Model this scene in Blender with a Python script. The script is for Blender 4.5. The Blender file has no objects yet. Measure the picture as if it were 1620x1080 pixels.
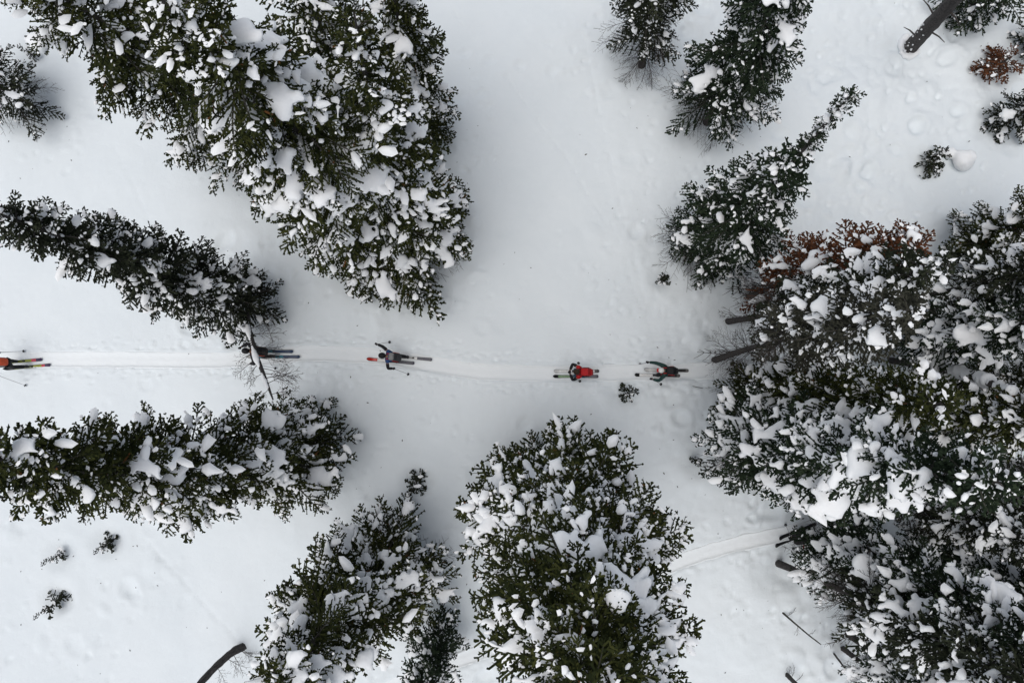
import bpy, math, random
import numpy as np
from mathutils import Vector, Matrix

random.seed(7)
RNG = np.random.default_rng(11)
SC = bpy.context.scene
COL = SC.collection
R = math.radians

# ------------------------------------------------------------------ camera
CAM_H = 26.0
F = 1080.0                      # focal length in photo pixels (24 mm on a 36 mm wide frame)
cam_data = bpy.data.cameras.new('camera')
cam_data.lens = 24.0
cam_data.sensor_width = 36.0
cam_data.clip_start = 0.1
cam_data.clip_end = 3000
cam = bpy.data.objects.new('camera', cam_data)
COL.objects.link(cam)
_down = Vector(((850 - 810) / F, -(640 - 540) / F, -1.0)).normalized()
_rot = _down.rotation_difference(Vector((0, 0, -1))).to_matrix()
cam.matrix_world = Matrix.Translation((0, 0, CAM_H)) @ _rot.to_4x4()
SC.camera = cam
CAMR = np.array(_rot)

# ------------------------------------------------------------------ sky and sun (overcast)
SUN_EL, SUN_AZ = 75.0, 215.0    # azimuth clockwise from +Y
w = bpy.data.worlds.new('World')
SC.world = w
w.use_nodes = True
nt = w.node_tree
nt.nodes.clear()
sky = nt.nodes.new('ShaderNodeTexSky')
sky.sky_type = 'NISHITA'
sky.sun_disc = False
sky.sun_elevation = R(SUN_EL)
sky.sun_rotation = R(SUN_AZ)
sky.air_density = 1.0
sky.dust_density = 2.0
sky.ozone_density = 1.0
hs = nt.nodes.new('ShaderNodeHueSaturation')       # cloud cover: the sky is pale, nearly grey
hs.inputs['Saturation'].default_value = 0.50
bg = nt.nodes.new('ShaderNodeBackground')
bg.inputs['Strength'].default_value = 0.09
wo = nt.nodes.new('ShaderNodeOutputWorld')
nt.links.new(sky.outputs[0], hs.inputs['Color'])
nt.links.new(hs.outputs[0], bg.inputs['Color'])
nt.links.new(bg.outputs[0], wo.inputs['Surface'])
sd = bpy.data.lights.new('sun', 'SUN')
sd.energy = 1.5
sd.angle = R(62)
sd.color = (1.0, 0.965, 0.92)
sun = bpy.data.objects.new('sun', sd)
COL.objects.link(sun)
_a, _e = R(SUN_AZ), R(SUN_EL)
_to = Vector((math.sin(_a) * math.cos(_e), math.cos(_a) * math.cos(_e), math.sin(_e)))
sun.rotation_euler = _to.to_track_quat('Z', 'Y').to_euler()
vs = SC.view_settings
vs.view_transform = 'Standard'
vs.look = 'None'
vs.gamma = 1.0
vs.use_curve_mapping = False
vs.exposure = 0.26
SC.render.engine = 'CYCLES'
SC.cycles.max_bounces = 8
SC.cycles.diffuse_bounces = 6

# ------------------------------------------------------------------ helpers
def link(o, parent=None):
    COL.objects.link(o)
    if parent is not None:
        o.parent = parent
    return o

def tag(o, label=None, cat=None, group=None, kind=None):
    if label: o['label'] = label
    if cat: o['category'] = cat
    if group: o['group'] = group
    if kind: o['kind'] = kind
    return o

def empty(name, loc, rz=0.0):
    o = bpy.data.objects.new(name, None)
    o.location = loc
    o.rotation_euler = (0, 0, rz)
    o.empty_display_size = 0.2
    return link(o)

def mesh_from(name, verts, faces, mat=None, parent=None, smooth=False, sizes=None):
    """verts (n,3) array; faces (m,k) array of equal sided faces, or a flat list with sizes"""
    me = bpy.data.meshes.new(name)
    verts = np.asarray(verts, np.float32)
    me.vertices.add(len(verts))
    me.vertices.foreach_set('co', verts.ravel())
    if sizes is None:
        faces = np.asarray(faces, np.int32)
        k = faces.shape[1]
        sizes = np.full(len(faces), k, np.int32)
        flat = faces.ravel()
    else:
        flat = np.asarray(faces, np.int32)
        sizes = np.asarray(sizes, np.int32)
    me.loops.add(len(flat))
    me.loops.foreach_set('vertex_index', flat)
    me.polygons.add(len(sizes))
    st = np.zeros(len(sizes), np.int32)
    st[1:] = np.cumsum(sizes)[:-1]
    me.polygons.foreach_set('loop_start', st)
    me.polygons.foreach_set('loop_total', sizes)
    me.polygons.foreach_set('use_smooth', np.full(len(sizes), bool(smooth)))
    me.update(calc_edges=True)
    if mat: me.materials.append(mat)
    o = bpy.data.objects.new(name, me)
    return link(o, parent)

def ray(px, py):
    d = np.array([(px - 810) / F, -(py - 540) / F, -1.0])
    return CAMR @ d

def tile_noise(n, beta, lo, seed):
    """periodic n x n noise, spectrum 1/f^beta, nothing slower than lo cycles"""
    g = np.random.default_rng(seed)
    f = np.fft.fftfreq(n, 1.0 / n)
    fx, fy = np.meshgrid(f, f)
    r = np.sqrt(fx * fx + fy * fy)
    amp = np.where(r >= lo, np.maximum(r, 1) ** (-beta), 0)
    z = np.real(np.fft.ifft2(np.fft.fft2(g.standard_normal((n, n))) * amp))
    return (z / z.std()).astype(np.float32)

def sample(tile, x, y, period):
    n = tile.shape[0]
    u = (np.asarray(x) / period * n) % n
    v = (np.asarray(y) / period * n) % n
    i = np.floor(u).astype(int); j = np.floor(v).astype(int)
    a = u - i; b = v - j
    i %= n; j %= n
    i1 = (i + 1) % n; j1 = (j + 1) % n
    return (tile[j, i] * (1 - a) * (1 - b) + tile[j, i1] * a * (1 - b) +
            tile[j1, i] * (1 - a) * b + tile[j1, i1] * a * b)

T_BIG = tile_noise(256, 2.6, 2, 3)
T_MED = tile_noise(512, 2.0, 4, 4)
T_FIN = tile_noise(1024, 1.5, 12, 5)

def zbase(x, y):
    """the broad lie of the slope"""
    x = np.asarray(x, float); y = np.asarray(y, float)
    f = 1.0 / (1.0 + (x * x + y * y) / 3000.0)
    z = -0.035 * x * f + 0.10 * sample(T_BIG, x + 13, y - 7, 60.0) * f
    # the ground falls off towards the wood on the right
    z = z - 0.9 / (1 + np.exp(-(x - 11.0 + 0.25 * y) / 2.5)) * f
    return z

def at(px, py, dz=0.0):
    """the point of the slope that the photo shows at this pixel, dz above it"""
    d = ray(px, py)
    z = 0.0
    for _ in range(12):
        t = (z + dz - CAM_H) / d[2]
        x, y = d[0] * t, d[1] * t
        z = float(zbase(x, y))
    return np.array([x, y, z + dz])

def at_z(px, py, z):
    d = ray(px, py)
    t = (z - CAM_H) / d[2]
    return np.array([d[0] * t, d[1] * t, z])

def proj(p):
    q = CAMR.T @ (np.asarray(p, float) - np.array([0, 0, CAM_H]))
    return np.array([810 + F * q[0] / -q[2], 540 - F * q[1] / -q[2]])

# ------------------------------------------------------------------ materials
def mat_new(name, rough=0.8, color=(0.5, 0.5, 0.5)):
    m = bpy.data.materials.new(name)
    m.use_nodes = True
    b = m.node_tree.nodes['Principled BSDF']
    b.inputs['Roughness'].default_value = rough
    b.inputs['Base Color'].default_value = (*color, 1)
    b.inputs['Specular IOR Level'].default_value = 0.25
    return m, m.node_tree, b

def ramp(nt, fac, stops):
    r = nt.nodes.new('ShaderNodeValToRGB')
    e = r.color_ramp.elements
    while len(e) < len(stops): e.new(0.5)
    for k, (p, c) in enumerate(stops):
        e[k].position = p
        e[k].color = (*c, 1)
    nt.links.new(fac, r.inputs['Fac'])
    return r.outputs['Color']

def noise(nt, scale, detail=4, rough=0.6, vec=None):
    n = nt.nodes.new('ShaderNodeTexNoise')
    n.inputs['Scale'].default_value = scale
    n.inputs['Detail'].default_value = detail
    n.inputs['Roughness'].default_value = rough
    if vec is None:
        tc = nt.nodes.new('ShaderNodeTexCoord')
        vec = tc.outputs['Object']
    nt.links.new(vec, n.inputs['Vector'])
    return n.outputs['Fac']

def bump(nt, b, height, strength, dist, prev=None):
    n = nt.nodes.new('ShaderNodeBump')
    n.inputs['Strength'].default_value = strength
    n.inputs['Distance'].default_value = dist
    nt.links.new(height, n.inputs['Height'])
    if prev is not None: nt.links.new(prev, n.inputs['Normal'])
    nt.links.new(n.outputs[0], b.inputs['Normal'])
    return n.outputs[0]

def snow_material(name, c0, c1, fine):
    m, t, b = mat_new(name, 0.75)
    col = ramp(t, noise(t, 0.35, 5), [(0.3, c0), (0.7, c1)])
    t.links.new(col, b.inputs['Base Color'])
    b.inputs['Specular IOR Level'].default_value = 0.15
    p = bump(t, b, noise(t, 4.5, 7, 0.66), 0.34 * fine, 0.05)
    bump(t, b, noise(t, 30.0, 4, 0.7), 0.5 * fine, 0.014, p)
    return m

M_SNOW = snow_material('snow_ground', (0.745, 0.795, 0.82), (0.785, 0.83, 0.85), 1.0)
M_TRACK = snow_material('packed_snow', (0.80, 0.835, 0.85), (0.83, 0.86, 0.87), 0.35)
M_LOAD = snow_material('tree_snow', (0.89, 0.905, 0.915), (0.92, 0.93, 0.935), 0.75)

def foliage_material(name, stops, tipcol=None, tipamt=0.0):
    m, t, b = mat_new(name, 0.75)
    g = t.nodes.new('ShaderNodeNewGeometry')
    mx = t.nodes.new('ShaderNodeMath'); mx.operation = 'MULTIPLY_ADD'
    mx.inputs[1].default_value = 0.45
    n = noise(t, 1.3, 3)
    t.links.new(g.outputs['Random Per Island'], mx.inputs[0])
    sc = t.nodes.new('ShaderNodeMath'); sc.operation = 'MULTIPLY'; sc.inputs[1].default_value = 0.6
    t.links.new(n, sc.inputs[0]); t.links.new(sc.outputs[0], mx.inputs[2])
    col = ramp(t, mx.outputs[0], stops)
    if tipcol:
        gt = t.nodes.new('ShaderNodeMath'); gt.operation = 'GREATER_THAN'
        gt.inputs[1].default_value = 1 - tipamt
        t.links.new(g.outputs['Random Per Island'], gt.inputs[0])
        mixn = t.nodes.new('ShaderNodeMix'); mixn.data_type = 'RGBA'
        t.links.new(gt.outputs[0], mixn.inputs['Factor'])
        t.links.new(col, mixn.inputs[6]); mixn.inputs[7].default_value = (*tipcol, 1)
        col = mixn.outputs[2]
    t.links.new(col, b.inputs['Base Color'])
    b.inputs['Roughness'].default_value = 0.95
    b.inputs['Specular IOR Level'].default_value = 0.03
    return m

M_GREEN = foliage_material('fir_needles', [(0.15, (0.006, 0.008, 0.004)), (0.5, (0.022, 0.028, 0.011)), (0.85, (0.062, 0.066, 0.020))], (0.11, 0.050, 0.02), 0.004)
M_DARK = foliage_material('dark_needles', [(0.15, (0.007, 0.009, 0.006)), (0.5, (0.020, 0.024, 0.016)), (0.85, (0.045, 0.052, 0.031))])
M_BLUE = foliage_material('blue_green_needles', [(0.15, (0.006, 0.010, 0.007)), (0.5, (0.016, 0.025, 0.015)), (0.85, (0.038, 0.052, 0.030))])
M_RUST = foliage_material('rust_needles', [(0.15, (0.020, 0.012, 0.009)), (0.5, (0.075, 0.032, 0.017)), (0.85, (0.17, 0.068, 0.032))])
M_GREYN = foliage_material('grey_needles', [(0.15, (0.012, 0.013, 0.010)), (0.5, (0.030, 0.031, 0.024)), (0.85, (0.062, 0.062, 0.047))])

def bark_material(name, a, b_):
    m, t, b = mat_new(name, 0.9)
    tc = t.nodes.new('ShaderNodeTexCoord')
    mp = t.nodes.new('ShaderNodeMapping'); mp.inputs['Scale'].default_value = (9, 9, 2.2)
    t.links.new(tc.outputs['Object'], mp.inputs['Vector'])
    n = noise(t, 2.2, 7, 0.7, mp.outputs['Vector'])
    t.links.new(ramp(t, n, [(0.35, a), (0.7, b_)]), b.inputs['Base Color'])
    bump(t, b, n, 0.9, 0.03)
    return m

M_BARK = bark_material('bark', (0.020, 0.018, 0.018), (0.095, 0.085, 0.080))
M_TWIG = bark_material('twig', (0.034, 0.030, 0.028), (0.095, 0.085, 0.077))

# ------------------------------------------------------------------ tubes
def tube(pts, radii, sides=6, cap=False):
    """a tapered tube along pts; returns verts, quads"""
    pts = np.asarray(pts, float); n = len(pts)
    tan = np.gradient(pts, axis=0)
    tan /= np.linalg.norm(tan, axis=1)[:, None] + 1e-9
    ref = np.array([0.0, 0, 1]) if abs(tan[0][2]) < 0.8 else np.array([1.0, 0, 0])
    u = np.cross(tan, ref); u /= np.linalg.norm(u, axis=1)[:, None] + 1e-9
    v = np.cross(tan, u)
    ang = np.arange(sides) * 2 * math.pi / sides
    r = np.asarray(radii, float)[:, None, None]
    ring = pts[:, None, :] + r * (np.cos(ang)[None, :, None] * u[:, None, :] + np.sin(ang)[None, :, None] * v[:, None, :])
    verts = ring.reshape(-1, 3)
    i = np.arange(n - 1)[:, None] * sides
    k = np.arange(sides)[None, :]
    k1 = (k + 1) % sides
    q = np.stack([i + k, i + k1, i + sides + k1, i + sides + k], -1).reshape(-1, 4)
    return verts, q

class Geo:
    """collects triangles / quads of many pieces for one mesh"""
    def __init__(s): s.v = []; s.f = []; s.n = 0
    def add(s, v, f):
        s.v.append(v); s.f.append(np.asarray(f) + s.n); s.n += len(v)
    def build(s, name, mat, parent=None, smooth=False):
        if not s.v: return None
        k = s.f[0].shape[1]
        return mesh_from(name, np.concatenate(s.v), np.concatenate(s.f), mat, parent, smooth)

# ------------------------------------------------------------------ branch templates
def shoots(o, d, l, wd, rng):
    """needled shoots: blunt fingers at o along d, most of them lying nearly flat as fir sprays do"""
    n = len(o)
    d = d / (np.linalg.norm(d, axis=1)[:, None] + 1e-9)
    up = np.array([0, 0, 1.0]) + rng.normal(0, 0.5, (n, 3))
    u = np.cross(d, up); u /= np.linalg.norm(u, axis=1)[:, None] + 1e-9
    dl = d * l[:, None]; uw = u * wd[:, None] * 0.5
    k = rng.uniform(-0.25, 0.25, n)[:, None]
    P = np.stack([o - uw * 0.85, o + dl * (1 - np.maximum(k, 0)) - uw * 0.8, o + dl * (1 + np.minimum(k, 0)) + uw * 0.8, o + uw * 0.85], 1)
    return P.reshape(-1, 3), np.arange(n * 4).reshape(n, 4)

def make_template(L, form, seed, fine=1.0):
    """a fir branch of length L along +X: foliage (verts, quads), wood (verts, quads) and sites for snow (x,y,z,position,weight)"""
    rng = np.random.default_rng(seed)
    a, b_, c = {'up': (0.55, -0.25, 0.0), 'flat': (0.12, -0.30, 0.10), 'droop': (-0.18, -0.42, 0.22)}[form]
    wob = rng.normal(0, 0.07)
    def P(t):
        t = np.asarray(t, float)
        return np.stack([L * t * (1 - 0.06 * t), L * wob * np.sin(t * 2.6), L * (a * t + b_ * t ** 2 + c * t ** 3)], -1)
    O, D, Ln, Wd = [], [], [], []
    w0 = 0.040 / fine ** 0.8
    def put(o, d, l, w_): O.append(o); D.append(d); Ln.append(l); Wd.append(w_ * w0)
    snow = []
    wood = Geo()
    tt = np.linspace(0, 1, 4)
    wood.add(*tube(P(tt), np.linspace(0.012 + 0.007 * L, 0.004, 4), 3))
    # the needled outer part of the main axis
    ns_ = max(3, int(L * 6))
    for q in np.linspace(0.3, 1, ns_)[:-1]:
        d = P(q + 0.7 / ns_) - P(q); put(P(q), d, np.linalg.norm(d) * 1.05, 1.15)
    step = 0.105 / fine
    s = max(0.19 if L > 0.8 else 0.12, 0.08 / L)
    side = 1
    while s < 0.985:
        p0 = P(s); tan = P(min(1, s + 0.02)) - P(s - 0.02); tan /= np.linalg.norm(tan)
        ll = (0.42 * L * (1 - s) ** 0.8 * (0.35 + 0.65 * min(1, s / 0.35)) + 0.10) * rng.uniform(0.55, 1.25)
        ll = min(ll, 0.85)
        an = R(rng.uniform(38, 64)) * side
        dr = np.array([tan[0] * math.cos(an) - tan[1] * math.sin(an), tan[0] * math.sin(an) + tan[1] * math.cos(an), tan[2] * 0.6 + rng.normal(-0.06, 0.15)])
        dr /= np.linalg.norm(dr)
        Q = lambda q: p0 + dr * ll * q + np.array([0.14 * ll * q * q, 0, -0.16 * ll * q * q])
        if ll > 0.40: wood.add(*tube(np.stack([p0, Q(1.0)]), [0.007, 0.004], 3))
        nseg = max(1, int(round(ll / 0.17)))
        st = 0.12 if ll > 0.3 else 0.0
        for i in range(nseg):
            q0 = st + (1 - st) * i / nseg; q1 = st + (1 - st) * (i + 1) / nseg
            d = Q(q1) - Q(q0); put(Q(q0) - d * 0.05, d, np.linalg.norm(d) * 1.1, rng.uniform(0.85, 1.1))
        m = max(1, int(ll / (0.062 / fine)))
        for i in range(m):
            q = (i + 0.9 * rng.random()) / m
            if q < 0.12: continue
            cp = Q(q)
            for sg in ((-1, 1) if rng.random() < 0.8 else (rng.choice((-1, 1)),)):
                th = R(rng.uniform(30, 62)) * sg
                dd = np.array([dr[0] * math.cos(th) - dr[1] * math.sin(th), dr[0] * math.sin(th) + dr[1] * math.cos(th), dr[2] + rng.normal(0.02, 0.25)])
                sub = rng.uniform(0.045, 0.115) * (1.15 - 0.55 * q)
                put(cp, dd, sub, rng.uniform(0.75, 1.0))
                if sub > 0.085 and rng.random() < 0.6:        # a forked side shoot
                    th2 = th + R(rng.choice((-1, 1)) * rng.uniform(35, 60))
                    du = dd / np.linalg.norm(dd)
                    put(cp + du * sub * 0.5, np.array([dr[0] * math.cos(th2) - dr[1] * math.sin(th2), dr[0] * math.sin(th2) + dr[1] * math.cos(th2), dd[2]]), sub * 0.55, 0.8)
            if i % 2 == 0: snow.append((*cp, s, 0.35 + 0.35 * (1 - q)))
        snow.append((*p0, s, 1.0))
        if side == -1: s += step / L * rng.uniform(0.8, 1.25)
        side = -side
    for k in range(3):
        put(P(1.0), np.array([1, rng.normal(0, 0.5), rng.normal(0.1, 0.3)]), 0.08, 0.9)
    fv, ff = shoots(np.array(O), np.array(D), np.array(Ln), np.array(Wd), rng)
    return dict(L=L, fv=fv, ff=ff, wv=np.concatenate(wood.v), wf=np.concatenate(wood.f), snow=np.array(snow))

LENS = [0.3, 0.55, 0.85, 1.2, 1.6, 2.1, 2.7]
TPL = {}
for form in ('up', 'flat', 'droop'):
    for li, L in enumerate(LENS):
        for k in range(3):
            TPL[form, li, k, 0] = make_template(L, form, 1000 + li * 10 + k + 100 * len(form), 0.72)
            TPL[form, li, k, 1] = make_template(L, form, 1000 + li * 10 + k + 100 * len(form), 0.92)
            TPL[form, li, k, 2] = make_template(L, form, 2000 + li * 10 + k + 100 * len(form), 1.32)

def make_bare(L, seed):
    """a dead branch: bare twigs curving down and out"""
    rng = np.random.default_rng(seed)
    g = Geo()
    sag = rng.uniform(0.15, 0.5)
    wob = rng.normal(0, 0.15)
    P = lambda t: np.stack([L * t * (1 - 0.1 * t), L * wob * t * t, L * (0.10 * t - sag * t * t)], -1)
    g.add(*tube(P(np.linspace(0, 1, 7)), np.linspace(0.008 + 0.006 * L, 0.004, 7), 3))
    s = 0.22
    while s < 0.97:
        for side in (-1, 1):
            if rng.random() < 0.2: continue
            p0 = P(np.array(s)); ll = L * (0.38 * (1 - s) + 0.10) * rng.uniform(0.5, 1.3)
            an = R(rng.uniform(30, 65)) * side
            dr = np.array([math.cos(an), math.sin(an), rng.normal(-0.2, 0.25)])
            q = np.linspace(0, 1, 4)[:, None]
            cur = p0 + dr * ll * q + np.array([0.3 * ll, 0, -0.25 * ll]) * q * q
            g.add(*tube(cur, [0.0065, 0.0055, 0.0045, 0.003], 3))
            if ll > 0.2:
                for f in (0.35, 0.6, 0.8):
                    sg = rng.choice((-1, 1)); th = an + sg * R(rng.uniform(30, 60))
                    q0 = p0 + dr * ll * f + np.array([0.3 * ll, 0, -0.25 * ll]) * f * f
                    e = np.array([math.cos(th), math.sin(th), rng.normal(-0.1, 0.3)]) * ll * 0.38 * rng.uniform(0.6, 1.2)
                    g.add(*tube(np.stack([q0, q0 + e * 0.55, q0 + e]), [0.005, 0.004, 0.003], 3))
        s += 0.10 / L * rng.uniform(0.7, 1.3) + 0.02
    return dict(L=L, wv=np.concatenate(g.v), wf=np.concatenate(g.f))

BARE = [make_bare(L, 50 + i) for i, L in enumerate((0.6, 0.6, 1.0, 1.0, 1.5, 1.5, 2.0, 2.0))]

# ------------------------------------------------------------------ snow loads: spheres merged into soft pads
def pad_mesh(name, pts, rad, mat, parent, voxel=0.045, squash=0.62):
    """one soft surface round many overlapping balls, flattened as settled snow is"""
    if not len(pts): return None
    pts = np.asarray(pts, np.float32).copy(); pts[:, 2] /= squash
    me = bpy.data.meshes.new('pad_points')
    me.vertices.add(len(pts)); me.vertices.foreach_set('co', pts.ravel())
    at_ = me.attributes.new('rad', 'FLOAT', 'POINT'); at_.data.foreach_set('value', np.asarray(rad, np.float32))
    o = bpy.data.objects.new('pad_points', me); COL.objects.link(o)
    ng = bpy.data.node_groups.new('pads', 'GeometryNodeTree')
    ng.interface.new_socket('Geometry', in_out='INPUT', socket_type='NodeSocketGeometry')
    ng.interface.new_socket('Geometry', in_out='OUTPUT', socket_type='NodeSocketGeometry')
    N = ng.nodes.new; Lk = ng.links.new
    gi = N('NodeGroupInput'); go = N('NodeGroupOutput')
    na = N('GeometryNodeInputNamedAttribute'); na.data_type = 'FLOAT'; na.inputs['Name'].default_value = 'rad'
    mp = N('GeometryNodeMeshToPoints')
    Lk(gi.outputs[0], mp.inputs['Mesh']); Lk(na.outputs[0], mp.inputs['Radius'])
    pv = N('GeometryNodePointsToVolume'); pv.resolution_mode = 'VOXEL_SIZE'
    pv.inputs['Voxel Size'].default_value = voxel
    rn = N('GeometryNodeInputRadius')
    Lk(mp.outputs[0], pv.inputs['Points']); Lk(rn.outputs[0], pv.inputs['Radius'])
    vm = N('GeometryNodeVolumeToMesh'); vm.resolution_mode = 'GRID'
    vm.inputs['Threshold'].default_value = 0.3
    vm.inputs['Adaptivity'].default_value = 0.75
    Lk(pv.outputs[0], vm.inputs['Volume'])
    Lk(vm.outputs[0], go.inputs[0])
    md = o.modifiers.new('pads', 'NODES'); md.node_group = ng
    if len(pts) > 400:
        dc = o.modifiers.new('thin', 'DECIMATE'); dc.ratio = 0.55
    dg = bpy.context.evaluated_depsgraph_get()
    ev = o.evaluated_get(dg)
    m2 = bpy.data.meshes.new_from_object(ev)
    bpy.data.objects.remove(o); bpy.data.meshes.remove(me); bpy.data.node_groups.remove(ng)
    n = len(m2.vertices)
    co = np.empty(n * 3, np.float32); m2.vertices.foreach_get('co', co); co = co.reshape(-1, 3)
    # two rounds of smoothing on the edges
    ed = np.empty(len(m2.edges) * 2, np.int32); m2.edges.foreach_get('vertices', ed); ed = ed.reshape(-1, 2)
    deg = np.bincount(ed.ravel(), minlength=n).astype(np.float32)[:, None] + 1e-6
    for _ in range(2):
        acc = np.stack([np.bincount(ed[:, 0], co[ed[:, 1], k], n) + np.bincount(ed[:, 1], co[ed[:, 0], k], n) for k in range(3)], 1)
        co = co * 0.45 + 0.55 * (acc / deg)
    co[:, 2] *= squash
    m2.vertices.foreach_set('co', co.astype(np.float32).ravel())
    m2.polygons.foreach_set('use_smooth', np.ones(len(m2.polygons), bool))
    m2.materials.clear(); m2.materials.append(mat)
    m2.name = name; m2.update()
    ob = bpy.data.objects.new(name, m2)
    return link(ob, parent)

# ------------------------------------------------------------------ trees
TREE_BASES = []          # (x, y, well radius, well depth)
STATS = {}

def rotmat(az, pitch, roll):
    ca, sa = math.cos(az), math.sin(az); cp, sp = math.cos(pitch), math.sin(pitch); cr, sr = math.cos(roll), math.sin(roll)
    Rz = np.array([[ca, -sa, 0], [sa, ca, 0], [0, 0, 1]])
    Ry = np.array([[cp, 0, -sp], [0, 1, 0], [sp, 0, cp]])
    Rx = np.array([[1, 0, 0], [0, cr, -sr], [0, sr, cr]])
    return Rz @ Ry @ Rx

def fit_tree(base_px, tip_px):
    """foot on the slope, and the height at which the tip projects nearest to tip_px; a small lean takes up the rest"""
    b = at(*base_px)
    best = None
    for h in np.arange(0.5, 21.5, 0.1):
        q = proj(b + np.array([0, 0, h]))
        e = np.hypot(*(q - np.array(tip_px)))
        if best is None or e < best[0]: best = (e, h)
    h = best[1]
    tip = at_z(tip_px[0], tip_px[1], b[2] + h)
    off = (tip - b)[:2]
    m = 0.16 * h
    ln = np.hypot(*off)
    if ln > m: off = off * (m / ln)
    return b, h, off

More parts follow.
